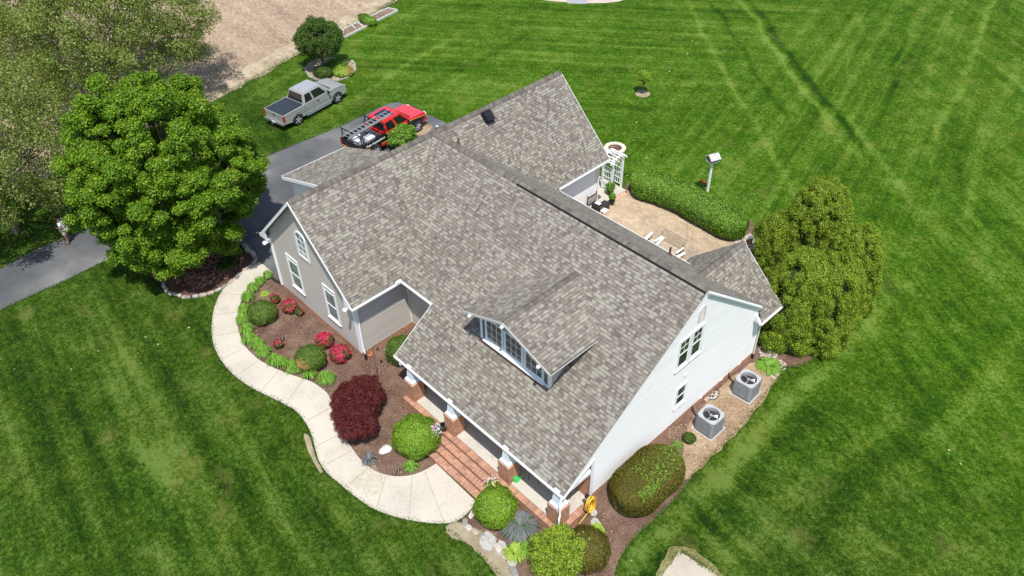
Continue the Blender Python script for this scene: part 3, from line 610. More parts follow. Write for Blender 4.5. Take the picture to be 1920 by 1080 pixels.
# windows -------------------------------------------------------------
def wbox(mb, pl, u0, u1, z0, z1, d0, d1, mi=0):
    o, U, N = pl; X = lambda u, z, d: wallpt(pl, u, z, d)
    vs = [X(u, z, d) for d in (d0, d1) for z in (z0, z1) for u in (u0, u1)]
    c = Vector(U).cross(Vector((0, 0, 1))).dot(Vector(N)); fs = [(0, 2, 3, 1), (4, 5, 7, 6), (0, 1, 5, 4), (2, 6, 7, 3), (0, 4, 6, 2), (1, 3, 7, 5)]
    if c < 0: fs = [tuple(reversed(f)) for f in fs]
    mb.add(vs, fs, mi)
def window(pl, u0, u1, z0, z1, par=H, cw=.09, top=0., mun=(0, 0), mid=True, glass=GLASS, trim=TRIM, sill=True, d=0., munlow=False):
    f = MB(); wbox(f, pl, u0, u0+cw, z0, z1, d, d+.055); wbox(f, pl, u1-cw, u1, z0, z1, d, d+.055); wbox(f, pl, u0+cw, u1-cw, z1-cw, z1, d, d+.06); wbox(f, pl, u0+cw, u1-cw, z0, z0+cw, d, d+.06)
    a, b, lo, hi = u0+cw, u1-cw, z0+cw, z1-cw
    if top: wbox(f, pl, a, b, hi-top-.035, hi-top, d, d+.05); 
    s = .04; hi2 = hi-(top+.035 if top else 0)
    wbox(f, pl, a, a+s, lo, hi2, d, d+.042); wbox(f, pl, b-s, b, lo, hi2, d, d+.042); wbox(f, pl, a, b, lo, lo+s*1.3, d, d+.045); wbox(f, pl, a, b, hi2-s, hi2, d, d+.041)
    mz = (lo+hi2)/2
    if mid: wbox(f, pl, a, b, mz-.025, mz+.025, d, d+.045)
    fo = f.build('window', trim, par); g = MB(); wbox(g, pl, a+.005, b-.005, lo, hi, d, d+.028); g.build('pane', glass, fo)
    if mun[0]:
        q = MB(); c, r_ = mun; zb = mz if (mid and not munlow) else lo
        for i in range(1, c): u = a+s+(b-a-2*s)*i/c; wbox(q, pl, u-.009, u+.009, zb, hi2, d, d+.037)
        for i in range(1, r_): z = zb+(hi2-zb)*i/r_; wbox(q, pl, a+s, b-s, z-.009, z+.009, d, d+.036)
        q.build('muntins', trim, fo)
    if sill: q = MB(); wbox(q, pl, u0-.03, u1+.03, z0-.05, z0-.002, d, d+.085); q.build('sill', trim, fo)
    return fo
window(PF, -17.45, -16.45, .76, 2.74, top=.16, glass=GLASSL); window(PF, -14.46, -13.5, .76, 2.74, top=.16, glass=GLASSL)
# arched attic window
a0 = onY(550.5, 420, -.146); a1 = onY(582, 482, -.146)
AU0, AU1, AZ0, AZ1 = -16.02, -15.14, 3.42, 4.95
def arch(u0, u1, z0, z1, n=10, ins=0.):
    u0 += ins; u1 -= ins; z0 += ins; cx = (u0+u1)/2; r_ = (u1-u0)/2; rz = r_*.75; zc = z1-ins-rz
    return [(u0, z0), (u1, z0)]+[(cx+r_*math.cos(math.pi*k/n), zc+rz*math.sin(math.pi*k/n)) for k in range(n+1)]
def archring(mb, pl, o, i, d0, d1):
    n = len(o); vs = [wallpt(pl, *p, d) for d in (d0, d1) for p in o]+[wallpt(pl, *p, d) for d in (d0, d1) for p in i]
    fs = []
    for k in range(n):
        j = (k+1) % n; fs += [(k, j, n+j, n+k), (n+k, n+j, 3*n+j, 3*n+k), (2*n+j, 2*n+k, 3*n+k, 3*n+j)]
    mb.add(vs, fs)
f = MB(); archring(f, PF, arch(AU0, AU1, AZ0, AZ1), arch(AU0, AU1, AZ0, AZ1, ins=.11), 0, .065); fo = f.build('arched_window', TRIM, H)
g = MB(); q = arch(AU0, AU1, AZ0, AZ1, ins=.1); g.add([wallpt(PF, *p, .03) for p in q], [tuple(range(len(q)))]); g.build('pane', plain('pale_green_glass', (.20, .30, .29), .08, var=.4, scale=3), fo)
g = MB(); wbox(g, PF, (AU0+AU1)/2-.012, (AU0+AU1)/2+.012, AZ0+.1, AZ1-.1, .0, .042)
for z in (3.8, 4.12, 4.45): wbox(g, PF, AU0+.1, AU1-.1, z-.01, z+.01, 0, .041)
g.build('muntins', TRIM, fo)
# gable windows (double, single), attic vent
window(PG, 6.06, 6.84, 3.42, 4.99, mun=(2, 2)); window(PG, 6.86, 7.62, 3.42, 4.99, mun=(2, 2))
window(PG, 6.42, 7.12, .97, 2.15, cw=.08)
v0 = onX(1305, 588, .05); v1 = onX(1320, 562, .05)
f = MB(); q = arch(7.12, 7.42, 5.38, 5.95); qo = arch(7.06, 7.48, 5.32, 6.02)
f.add([wallpt(PG, *p, .03) for p in q], [tuple(range(len(q)))])
archring(f, PG, qo, q, 0, .05)
for k in range(7): wbox(f, PG, 7.14, 7.40, 5.42+.07*k, 5.46+.07*k, .0, .045)
f.build('attic_vent', plain('almond_vent', (.62, .57, .52), .6), H)
cw_ = onY(803, 575, 2.74); window(PB, -10.62, -9.86, 1.05, 2.35, mun=(3, 4), munlow=True, mid=False)
window(((0, 1.59, 0), (1, 0, 0), (0, -1, 0)), -8.3, -7.2, .35, 1.55, mid=True); window(((0, 1.59, 0), (1, 0, 0), (0, -1, 0)), -2.6, -1.2, .35, 1.55)
d_ = MB(); PW = ((0, 1.59, 0), (1, 0, 0), (0, -1, 0)); wbox(d_, PW, -5.4, -4.3, -.3, 1.55, 0, .05); dd = d_.build('front_door', plain('door_red', (.14, .03, .025), .4), H); k_ = MB(); wbox(k_, PW, -4.5, -4.44, .4, .5, .05, .1); k_.build('handle', CHROME, dd)
# dormer front
DPF = ((0, 2.3, 0), (1, 0, 0), (0, -1, 0)); f0, f1 = -6.62, -2.82; zd_ = lambda x: DZ-.13-abs(x-DX)*(DZ-DTZ)/(DTX-DX)
m = MB(); q = [(f0, 3.1), (f1, 3.1), (f1, zd_(f1)), (DX, zd_(DX)), (f0, zd_(f0))]; siding(m, DPF, q, .125, .017)
m.build('front_wall', DS, DM)
m = MB()
for X_, N_ in ((f1, 1), (f0, -1)):
    pl = ((X_, 0, 0), (0, 1, 0), (N_, 0, 0)); siding(m, pl, [(2.3, 3.15), (ry(zd_(X_)), zd_(X_)), (2.3, zd_(X_))], .125, .017)
each(m, 'side_wall', TS, DM)
m = MB(); m.box(f1-.09, f1+.03, 2.26, 2.36, 3.12, zd_(f1)); m.box(f0-.03, f0+.09, 2.26, 2.36, 3.12, zd_(f0)); m.box(f0-.03, f1+.03, 2.24, 2.32, 3.17, 3.25); each(m, 'corner_trim', PORCHW, DM)
m = MB(); m.box(f0-.05, f1-.35, 2.19, 2.3, 3.1, 3.165); m.bar((f0-.05, 2.19, 3.13), (f1-.35, 2.19, 3.13), .09, .02); m.build('flashing', plain('maroon_flashing', (.11, .04, .035), .5), DM)
g = MB(); rake(g, (DX, DYF, DZ), (DTX, DYF, DTZ), (0, -1, 0), .12, .03); rake(g, (DX, DYF, DZ), (DTX2, DYF, DTZ), (0, -1, 0), .12, .03); g.box(DTX-.05, DTX+.01, DYF, ry(DTZ)-.05, DTZ-.13, DTZ-.11); each(g, 'rake_board', TRIMG, DM)
for x_ in (DTX2+.45, DX, DTX-.55): g = MB(); knob(g, (x_, DYF-.02, zd_(x_)-.06), (0, -1, 0), .7); g.box(x_-.045, x_+.045, DYF, 2.3, zd_(x_)-.14, zd_(x_)-.04); g.build('lookout', WPLAST, DM)
wz0, wz1 = 3.28, 4.55
for u0, u1 in ((-6.35, -5.32), (-5.27, -4.22), (-4.17, -3.12)):
    window(DPF, u0, u1, wz0, wz1, DM, cw=.06, mun=(3, 3), munlow=True, mid=False, trim=PORCHW, glass=plain('dark_glass', (.06, .058, .055), .1, var=.4))
m = MB(); m.box(-6.4, -3.05, 2.13, 2.3, 3.25, 3.30); m.build('window_sill', WPLAST, DM)
# roof fittings
def roofmat(pt, n): return Matrix.Translation(pt) @ Vector(n).to_track_quat('Z', 'Y').to_matrix().to_4x4()
n_ = Vector((ZR-ZC, 0, XE-XR)).normalized(); vc = Vector((-15.03, 10.42, ZR-.38+.06))
Ux = Vector((0, 1, 0)); Vx = n_.cross(Ux)
def rb(mb, c, a, b, z0, z1, mi=0): mb.box(-a, a, -b, b, z0, z1, mi, lambda x, y, z: tuple(Vector(c)+Ux*x+Vx*y+n_*z))
m = MB(); rb(m, vc, .26, .30, -.02, .05); rb(m, vc, .20, .23, .05, .2); rb(m, vc, .24, .27, .2, .25); m.build('roof_exhaust_vent', plain('black_metal', (.02, .02, .024), .35, .3), H, bevel=.02)
for (p, h, r_, mt) in (((-4.2, 11.15), .42, .05, 'copper_brown'), ((-14.3, 7.95), .3, .04, 'copper_brown')):
    z = ZR-(p[1]-RY)*(ZR-ZB)/(YE2-RY); m = MB(); m.lathe([(.11, -.05), (.075, .1), (.055, .12)], 12, (p[0], p[1], z)); m.tube([(p[0], p[1], z-.1), (p[0], p[1], z+h)], r_, 10); m.build('vent_pipe', plain('copper_brown', (.13, .055, .045), .6), H)
# downspouts
def spout(name, pts, mat, foot=True, w_=.075):
    m = MB()
    for a, b in zip(pts[:-1], pts[1:]): m.bar(a, b, w_, w_*.75, 0, (1, 1, .01))
    o = m.build(name, mat, H)
    if foot: m = MB(); e = pts[-1]; m.lathe([(.06, -.25), (.065, .0), (.05, .1), (0, .1)], 10, e); m.build('drain_boot', BLACK, o)
spout('downspout', [(.06, -.05, 1.45), (.14, -.19, 1.25), (.17, -.2, .7), (.20, -.28, .55), (.20, -.28, -.2), (.30, -.42, -.4), (.30, -.42, -.95)], WPLAST)
spout('downspout', [(-12.02, -.05, 3.0), (-12.1, -.03, 2.8), (-12.08, -.03, .2), (-12.02, -.06, -.15)], TRIM)
spout('downspout', [(.35, 12.2, 2.3), (.14, 12.2, 2.15), (.14, 12.2, -.1)], plain('tan_spout', (.62, .55, .5), .5))
spout('downspout', [(-18.62, -.2, 2.9), (-18.72, -.2, 2.6), (-18.72, -.2, .0)], TRIM, False)
spout('downspout', [(-12.02, 15.4, 3.0), (-12.05, 15.45, .1)], TRIM, False)
def knobbox(name, pl, u, z, s, mat):
    m = MB(); wbox(m, pl, u-s, u+s, z-s, z+s, 0, .06); m.build(name, mat, H, bevel=.01)
q = onX(1284, 702, .05); knobbox('outlet_box', PG, q[1], q[2], .07, WPLAST)
for a, b in ((1310, 757), (1350, 716), (1383, 688)): q = onX(a, b, .05); knobbox('outlet_box', PG, q[1], max(q[2], .05), .055, WPLAST)

# ================================================================== PLANTS
def unit(v): return v/np.maximum(np.linalg.norm(v, axis=1, keepdims=True), 1e-9)
def rdirs(n, up=0.): d = rng.normal(size=(n, 3)); d[:, 2] += up; return unit(d)
def leafquads(P, Nn, s, asp=.55, bend=.25, jitter=.5):
    n = len(P); Nn = unit(Nn+rng.normal(size=(n, 3))*jitter); a = unit(np.cross(Nn, rng.normal(size=(n, 3)))); b = np.cross(Nn, a)
    s = (np.asarray(s)*rng.uniform(.7, 1.3, n))[:, None]
    V = np.stack([P-a*s*.5, P+b*s*asp*.5+Nn*s*bend*.3, P+a*s*.5-Nn*s*bend*.5, P-b*s*asp*.5+Nn*s*bend*.3], 1).reshape(-1, 3)
    return V, np.arange(4*n).reshape(n, 4)
def core(name, c, r, mat, parent, lump=.12, fr=2.2, sub=3, flat=-9.):
    bm = bmesh.new(); bmesh.ops.create_icosphere(bm, subdivisions=sub, radius=1)
    for v in bm.verts:
        k = 1+lump*noise.noise(v.co*fr+Vector(c)); v.co = Vector((v.co.x*r[0]*k, v.co.y*r[1]*k, v.co.z*r[2]*k)); v.co.z = max(v.co.z, flat); v.co += Vector(c)
    me = bpy.data.meshes.new(name); bm.to_mesh(me); bm.free(); me.materials.append(mat); o = bpy.data.objects.new(name, me); col.objects.link(o); o.parent = parent; return o
LC = dict(
    box=[(.035, .075, .006), (.075, .14, .010), (.13, .21, .018), (.19, .28, .03)],
    boxdark=[(.025, .05, .008), (.05, .085, .010), (.085, .145, .024), (.12, .16, .02)],
    olive=[(.030, .042, .005), (.062, .070, .008), (.100, .066, .012), (.075, .095, .010)],
    maple=[(.028, .075, .005), (.060, .135, .006), (.115, .20, .009), (.26, .32, .018)],
    far=[(.045, .072, .010), (.09, .125, .022), (.14, .17, .04), (.22, .25, .075)],
    arb=[(.022, .046, .004), (.070, .118, .007), (.135, .190, .012), (.24, .28, .03)],
    hedge=[(.035, .085, .008), (.07, .15, .012), (.12, .22, .02), (.20, .31, .05)],
    dark=[(.018, .045, .006), (.035, .075, .010), (.06, .11, .014), (.11, .16, .03)],
    red=[(.035, .006, .008), (.075, .012, .014), (.12, .022, .018), (.05, .018, .010)],
    azalea=[(.40, .012, .045), (.58, .02, .09), (.70, .06, .16), (.5, .015, .05)],
    lily=[(.06, .14, .012), (.10, .22, .02), (.16, .30, .04), (.22, .33, .07)],
    lime=[(.12, .22, .012), (.22, .34, .03), (.30, .42, .06), (.38, .45, .10)],
    tan=[(.30, .17, .05), (.42, .26, .09), (.5, .34, .13), (.22, .16, .04)],
    lav=[(.10, .09, .12), (.17, .15, .19), (.06, .13, .05), (.24, .20, .27)])
for _k, _g in {'box': 1.9, 'boxdark': 1.75, 'olive': 1.75, 'maple': 1.42, 'far': 1.7, 'arb': 1.85, 'hedge': 1.45, 'dark': 1.35, 'red': 1.35, 'azalea': 1.0, 'lily': 1.15, 'lime': 1.05, 'tan': 1.05, 'lav': 1.2}.items(): LC[_k] = [tuple(min(.8, v*_g) for v in c) for c in LC[_k]]
def LM(k, tr=.25): return leafmat('leaf_'+k, LC[k], tr)
def corem(k): c = LC[k][0]; return plain('twigs_'+k, tuple(v*.6 for v in c), .95)
def bush(name, label, cat, p, r, k, n, s=.07, group=None, lump=.15, base=.0, asp=.6, extra=None, stem=True, out=1.2):
    """clipped mound: leaves over a lumpy ellipsoid, r = (rx, ry, height)"""
    t = thing(name, label, cat, (p[0], p[1], p[2]), 0, group); h = r[2]; cz = h*.48+base
    core('twigs', (0, 0, cz), (r[0]*.88, r[1]*.88, h*.47), corem(k), t, lump)
    d = rdirs(n, .35); kk = np.array([1+lump*noise.noise(Vector(v)*2.2+Vector((p[0], p[1], 0))) for v in d])
    shell = rng.uniform(.90, 1.03, n)*kk; shell[:n//40] *= rng.uniform(1.03, 1.12, n//40); P = d*np.array([r[0], r[1], h*.52])*shell[:, None]+np.array([0, 0, cz]); keep = P[:, 2] > .02
    V, F = leafquads(P[keep], d[keep]*out, s, asp); fastmesh('foliage', V, F, LM(k), t)
    if stem: m = MB(); m.tube([(0, 0, -.05), (0, 0, cz)], .04, 6); m.build('stem', BARK, t)
    if extra:
        for q in extra:
            kind, cnt, ss, dirn, spread, hi = q; dd = unit(np.array(dirn, float)[None]+rng.normal(size=(cnt, 3))*spread); dd[:, 2] = np.abs(dd[:, 2])
            P = dd*np.array([r[0], r[1], h*.52])*rng.uniform(1.0, hi, cnt)[:, None]+np.array([0, 0, cz]); V, F = leafquads(P, dd, ss, .5); fastmesh('sprouts', V, F, LM(kind), t)
    return t
def at(px_, py_, up=0.): return G(px_, py_, up)
BASE2 = at
# round clipped bushes: pixel of the crown centre, half height above ground
def rb_(label, cpx, cpy, r, h, k, n, **kw):
    p = at(cpx, cpy, h*.5); return bush('clipped_bush', label, 'bush', p, (r, r*.97, h), k, n, **kw)
rb_('round clipped olive green bush beside the top curve of the walkway', 491, 585, .70, .92, 'boxdark', 9000, s=.05, group='round clipped bushes')
rb_('round clipped bush with an orange brown dead patch in the mulch bed', 582, 670, .70, .98, 'boxdark', 9000, s=.05, group='round clipped bushes', extra=[('tan', 900, .06, (.35, -.95, .25), .24, 1.04)])
rb_('round clipped bush half hidden under the porch roof corner', 752, 655, .72, 1.15, 'boxdark', 9000, s=.05, group='round clipped bushes')
rb_('big bright green clipped ball bush left of the brick steps', 780, 817, .98, 1.35, 'box', 20000, s=.055, group='round clipped bushes')
rb_('bright green clipped ball bush right of the brick steps', 930, 950, .82, 1.25, 'box', 16000, s=.055, group='round clipped bushes')
rb_('tiny round green bush in front of the nearer air conditioner', 1292, 821, .27, .36, 'dark', 1500, s=.05, stem=False)
rb_('rusty olive rounded bush behind the yellow green evergreen', 1100, 1028, .88, 1.1, 'olive', 12000, s=.055, extra=[('lime', 60, .09, (-.2, -.3, .9), .2, 1.1)])
# long oval hedge along the white wall
def swept(name, label, cat, line, wd, h, k, n, s, group=None, prof=2.6, extra=None, lump=.07, ends=1.):
    p0 = line[0]; t = thing(name, label, cat, (p0[0], p0[1], hz(p0[0], p0[1])), 0, group)
    L = np.array([q[:2] for q in line]); seg = np.linalg.norm(np.diff(L, axis=0), axis=1); cum = np.concatenate([[0], np.cumsum(seg)]); T = cum[-1]
    def at_(u):
        x = np.interp(u, cum, L[:, 0]); y = np.interp(u, cum, L[:, 1]); e = .01*T; dx = np.interp(np.minimum(u+e, T), cum, L[:, 0])-np.interp(np.maximum(u-e, 0), cum, L[:, 0]); dy = np.interp(np.minimum(u+e, T), cum, L[:, 1])-np.interp(np.maximum(u-e, 0), cum, L[:, 1])
        d = np.stack([dx, dy], -1); d /= np.linalg.norm(d, axis=-1, keepdims=True); return x, y, d
    def taper(u): e = np.minimum(u, T-u)/(wd*ends); return np.sqrt(np.clip(1-(1-np.clip(e, 0, 1))**2, 1e-5, 1))
    def surf(u, a, sh):
        x, y, d = at_(u); tp = taper(u); c, s_ = np.cos(a), np.sin(a); q = 2/prof; cx = np.sign(c)*np.abs(c)**q*wd*tp; cz = np.sign(s_)*np.abs(s_)**q*h*.5*(.55+.45*tp)
        nx_, ny_ = -d[..., 1], d[..., 0]; lm = np.array([noise.noise(Vector((xx*1.3, yy*1.3, aa*1.5))) for xx, yy, aa in zip(x, y, a)])
        rr = sh*(1+lump*lm); X = x+nx_*cx*rr-p0[0]; Y = y+ny_*cx*rr-p0[1]; Z = h*.5+cz*rr+np.array([hz(xx, yy) for xx, yy in zip(x, y)])-hz(p0[0], p0[1]); N_ = np.stack([nx_*c, ny_*c, s_], -1); return np.stack([X, Y, Z], -1), N_
    nu, na = max(12, int(T/.3)), 20; uu, aa = np.meshgrid(np.linspace(0, T, nu), np.linspace(0, 2*np.pi, na, endpoint=False), indexing='ij')
    P, _ = surf(uu.ravel(), aa.ravel(), np.full(nu*na, .93)); F = np.array([(i*na+j, i*na+(j+1) % na, (i+1)*na+(j+1) % na, (i+1)*na+j) for i in range(nu-1) for j in range(na)])
    fastmesh('twigs', P, F, corem(k), t)
    u = rng.uniform(0, T, n); a = rng.uniform(-.9, np.pi+.9, n); P, N_ = surf(u, a, rng.uniform(.93, 1.04, n)); V, F = leafquads(P, N_*1.1, s, .6); fastmesh('foliage', V, F, LM(k), t)
    if extra:
        for kind, cnt, ss, u0, u1, a0_, a1_ in extra:
            u = rng.uniform(u0*T, u1*T, cnt); a = rng.uniform(a0_, a1_, cnt); P, N_ = surf(u, a, rng.uniform(1.0, 1.08, cnt)); V, F = leafquads(P, N_, ss, .45); fastmesh('sprouts', V, F, LM(kind), t)
    return t
e0, e1 = at(1160, 954, .45), at(1264, 858, .45)
swept('clipped_hedge', 'long rusty brown and olive clipped hedge along the white gable wall', 'hedge', [e0, e1], 1.0, 1.3, 'olive', 34000, .055, prof=2.4, extra=[('hedge', 420, .1, .35, .98, 1.2, 2.3), ('hedge', 160, .1, .15, .4, 1.9, 2.4)])
hl = [Gz(a, b, .55)[:2] for a, b in ((1186, 332), (1215, 341), (1250, 352), (1290, 369), (1330, 391), (1365, 410), (1398, 428))]
swept('curved_hedge', 'long curved leafy green hedge bordering the back of the patio', 'hedge', hl, .92, 1.35, 'hedge', 36000, .085, prof=2.5)

def clumptree(name, label, p, blobs, k, s, nper, trunk, parent_extra=None, flat=.75, asp=.8, up=.5, cat='tree', corek=.55, group=None, jit=.6, coreon=True):
    """blobs: (x,y,z,r) relative to p; every blob is a leaf clump on a limb"""
    t = thing(name, label, cat, p, 0, group); B = np.array(blobs, float); N_ = len(B); Ps = []; Ns = []
    for x, y, z, r_ in B:
        n = max(8, int(nper*r_*r_)); d = rdirs(n, up); rr = rng.uniform(.35, 1., n)**.5
        q = d*rr[:, None]*r_*(1+.25*rng.normal(size=(n, 1))*.5); q[:, 2] *= flat; Ps.append(q+[x, y, z]); Ns.append(d+[0, 0, .6])
    V, F = leafquads(np.concatenate(Ps), np.concatenate(Ns), s, asp, jitter=jit); fastmesh('crown', V, F, LM(k, .32), t)
    m = MB(); c = B[:, :3].mean(0); th_, r0, tips, lean = trunk
    top = Vector((lean[0], lean[1], th_)); m.tube([(0, 0, -.2), (top.x*.3, top.y*.3, th_*.4), top], [r0*1.3, r0, r0*.75], 10)
    idx = rng.choice(N_, min(tips, N_), replace=False)
    for i in idx:
        e = Vector(B[i, :3]); mid = top.lerp(e, .5)+Vector((0, 0, -.08*(e-top).length)); m.tube([top-Vector((0, 0, .3)), mid, e], [r0*.38, r0*.22, r0*.07], 5)
    m.build('trunk', BARK, t); return t
def blobs_ellipsoid(c, r, n, rb_, inner=.55, low=-.6, amp=.12):
    out = []
    while len(out) < n:
        d = rng.normal(size=3); d /= np.linalg.norm(d)
        if d[2] < low: continue
        k = rng.uniform(inner, 1.)**.6; k *= 1+amp*noise.noise(Vector(d)*2.8+Vector((c[0], c[1], 0))); out.append((c[0]+d[0]*r[0]*k, c[1]+d[1]*r[1]*k, c[2]+d[2]*r[2]*k, rb_*rng.uniform(.7, 1.3)))
    return out
# big maple
mb_ = at(361, 497); mc_ = Gz(312, 338, 4.4); mo_ = (mc_[0]-mb_[0], mc_[1]-mb_[1])
bl = blobs_ellipsoid((mo_[0], mo_[1], 5.0), (4.2, 4.2, 4.45), 520, .42, .68, -.99, .26)+blobs_ellipsoid((mo_[0]+1.3, mo_[1]-1.2, 2.6), (2.3, 2.3, 1.5), 90, .42, .5, -.8)+blobs_ellipsoid((mo_[0]*.9, mo_[1]*.9, 4.6), (2.6, 2.6, 2.6), 70, .6, .3)
clumptree('maple_tree', 'large bright yellow green leafy maple tree between the driveway and the curved walkway', mb_, bl, 'maple', .095, 4200, (2.6, .22, 140, (mo_[0]*.45, mo_[1]*.45)), jit=.75)
# airy trees at the back left
def airy(label, b, c, r, n, rb_, nper, s, k='far'):
    bl = blobs_ellipsoid(c, r, n, rb_, .35, -.85); clumptree('loose_tree', label, b, bl, k, s, nper, (c[2]*.6, .16, 70, (c[0]*.5, c[1]*.5)), flat=.85, asp=.5, up=.1, group='loose leafed trees by the field', jit=.9)
c1 = Gz(185, 50, 5.); airy('wide airy olive green tree reaching over the field at the top left', (c1[0], c1[1], -.3), (0, 0, 5.6), (7.0, 7.0, 4.5), 430, .66, 460, .15)
c2 = Gz(-45, 290, 4.6); airy('loose light green tree at the left picture edge above the driveway', (c2[0], c2[1], -.3), (0, 0, 4.9), (4.7, 4.7, 4.2), 280, .62, 480, .14)
c3 = Gz(-70, 40, 5.); airy('airy olive tree in the far top left picture corner', (c3[0], c3[1], -.3), (0, 0, 5.4), (6.2, 6.2, 4.4), 230, .66, 420, .15)
# arborvitae group on the right
def arbor(label, bpx, h, r, n):
    b = at(*bpx); bl = []; 
    for _ in range(n):
        z = rng.uniform(.03, 1)**.9; rad = r*(1-z**3.4)**.5*(.92+.16*rng.random()); a = rng.uniform(0, 6.283); rad *= 1+.10*math.sin(a*3+b[0]*3)+.07*math.sin(a*7+z*5)
        bl.append((rad*math.cos(a)*.93, rad*math.sin(a)*.93, z*h, .22+.16*rng.random()))
    t = thing('arborvitae', label, 'tree', b, 0, 'arborvitae trees right of the house'); B = np.array(bl); Ps = []; Ns = []
    for x, y, z, rr in B:
        n_l = int(3000*rr*rr)+20; d = rdirs(n_l, .9); d[:, :2] += np.array([x, y])/max(math.hypot(x, y), .1)*.7; d = unit(d); Ps.append(np.array([x, y, z])+d*rr*rng.uniform(.3, 1.05, (n_l, 1))*[.8, .8, 1.35]); Ns.append(d)
    V, F = leafquads(np.concatenate(Ps), np.concatenate(Ns), .065, .45, jitter=.5); fastmesh('crown', V, F, LM('arb', .2), t)
    prof = [(0, .02)]+[(r*.86*max(0, 1-(k/12)**2.6)**.5, .1+k/12*(h*.95-.1)) for k in range(13)]; m = MB(); m.lathe(prof, 24); m.build('inner_branches', corem('arb'), t, True)
    m = MB(); m.tube([(0, 0, -.2), (0, 0, h*.4)], .14, 8); m.build('trunk', BARK, t)
arbor('nearest arborvitae tree, beside the back corner of the house roof', (1475, 632), 4.7, 1.38, 520)
arbor('front right arborvitae tree of the group, touching the lawn', (1532, 634), 4.5, 1.28, 480)
arbor('rightmost dense arborvitae tree, bright along its right side', (1572, 572), 4.3, 1.35, 480)
arbor('rear tall arborvitae tree at the top of the group', (1508, 500), 4.9, 1.5, 560)
arbor('small dark arborvitae tree at the left rear of the group', (1443, 498), 2.9, .95, 220)
# multi stem round tree by the silver truck
b = at(607, 128); bl = blobs_ellipsoid((0, 0, 2.15), (1.55, 1.55, 1.15), 150, .30, .55, -.7)
clumptree('round_shrub_tree', 'dense dark green round multi stem tree on the stone ringed island bed', b, bl, 'dark', .12, 2400, (1.0, .09, 60, (0, 0)), flat=1.2, asp=.4, up=.6)
# topiary
b = at(1205, 176); bl = blobs_ellipsoid((0, 0, 1.25), (.42, .42, .34), 90, .15, .35, -.8)
clumptree('small_topiary_tree', 'little lollipop tree standing alone in the back lawn', b, bl, 'box', .06, 4500, (.9, .05, 20, (0, 0)), asp=.5)
drape('mulch_ring', smoothpoly([(b[0]+.52*math.cos(a), b[1]+.52*math.sin(a)) for a in np.linspace(0, 6.28, 12)[:-1]], 1), .02, DIRT)
# shrub by the red truck
b = at(759, 281); bl = blobs_ellipsoid((0, 0, .85), (.80, .80, .62), 80, .24, .45, -.5)
clumptree('leafy_shrub', 'leafy green shrub between the red truck and the house roof', b, bl, 'hedge', .13, 2200, (.4, .05, 30, (0, 0)), cat='shrub', asp=.5)
# yellow green evergreen at the bottom
b = at(1045, 1062); bl = [(rng.uniform(-1, 1)*.8, rng.uniform(-1, 1)*.8, rng.uniform(.35, 1.3), .24) for _ in range(150)]; bl = [q for q in bl if q[0]**2+q[1]**2 < .75]
clumptree('feathery_evergreen', 'feathery yellow green evergreen shrub at the bottom picture edge by the porch corner', b, bl, 'arb', .09, 3600, (.4, .05, 20, (0, 0)), cat='shrub', asp=.4, up=1.2, flat=1.3)
# red leaved shrub
b = at(674, 790)
bl = [(q[0], q[1], q[2], .24) for q in blobs_ellipsoid((-.45, .42, .78), (.95, 1.05, .58), 150, .3, .4, -.4)+blobs_ellipsoid((.35, -.3, .70), (1.0, .92, .54), 120, .3, .4, -.4)]
clumptree('red_maple_shrub', 'low spreading dark red leaved shrub beside the bend of the walkway', b, bl, 'red', .085, 5200, (.3, .07, 50, (0, 0)), cat='shrub', asp=.35, up=.8)
# azaleas
def azalea(label, cpx, cpy, r, h, nf):
    p = at(cpx, cpy, h*.5); t = bush('azalea', label, 'azalea bush', p, (r, r, h), 'dark', int(2600*r*r/.16), s=.07, group='flowering red azaleas', lump=.3, stem=False)
    n = nf; d = rdirs(n, .55); P = d*np.array([r*1.0, r*1.0, h*.55])+np.array([0, 0, h*.48]); pts = np.repeat(P, 7, 0)+rng.normal(size=(n*7, 3))*.035
    V, F = leafquads(pts, np.repeat(d, 7, 0), .055, .9); fastmesh('blossoms', V, F, leafmat('leaf_azalea', LC['azalea'], .15), t)
azalea('small red azalea nearest the left end of the taupe wall', 516, 560, .20, .5, 40)
azalea('tall bright red azalea under the left window of the taupe wall', 543, 574, .36, .62, 150)
azalea('small azalea with few pink red flowers beside the walkway daylilies', 522, 645, .21, .42, 30)
azalea('bright red azalea left of the corner downspout, upper of the pair', 608, 638, .40, .62, 190)
azalea('bright red azalea left of the corner downspout, lower of the pair', 637, 663, .44, .62, 230)
azalea('small low azalea with dark leaves to the right of the tall one', 562, 585, .20, .35, 14)
# grassy clumps
def blades(name, label, p, r, h, n, k, group=None, wd=.022, cat='plant'):
    t = thing(name, label, cat, p, 0, group); a = rng.uniform(0, 6.283, n); L = rng.uniform(.6, 1., n); sp = rng.uniform(.15, 1, n)**.7*r
    o = np.stack([np.cos(a), np.sin(a), 0*a], 1); sd = np.stack([-np.sin(a), np.cos(a), 0*a], 1)*wd; b0 = o*rng.uniform(0, .25, (n, 1))*r
    m_ = b0+o*(sp*.55)[:, None]+np.stack([0*a, 0*a, h*L], 1); e = b0+o*(sp*1.05)[:, None]+np.stack([0*a, 0*a, h*L*(.85-.5*sp/r)], 1)
    V = np.stack([b0-sd*.6, b0+sd*.6, m_+sd, m_-sd, e-sd*.15, e+sd*.15], 1).reshape(-1, 3); F = np.concatenate([np.arange(6*n).reshape(n, 6)[:, [0, 1, 2, 3]], np.arange(6*n).reshape(n, 6)[:, [3, 2, 5, 4]]])
    fastmesh('leaves', V, F, LM(k, .25), t); return t
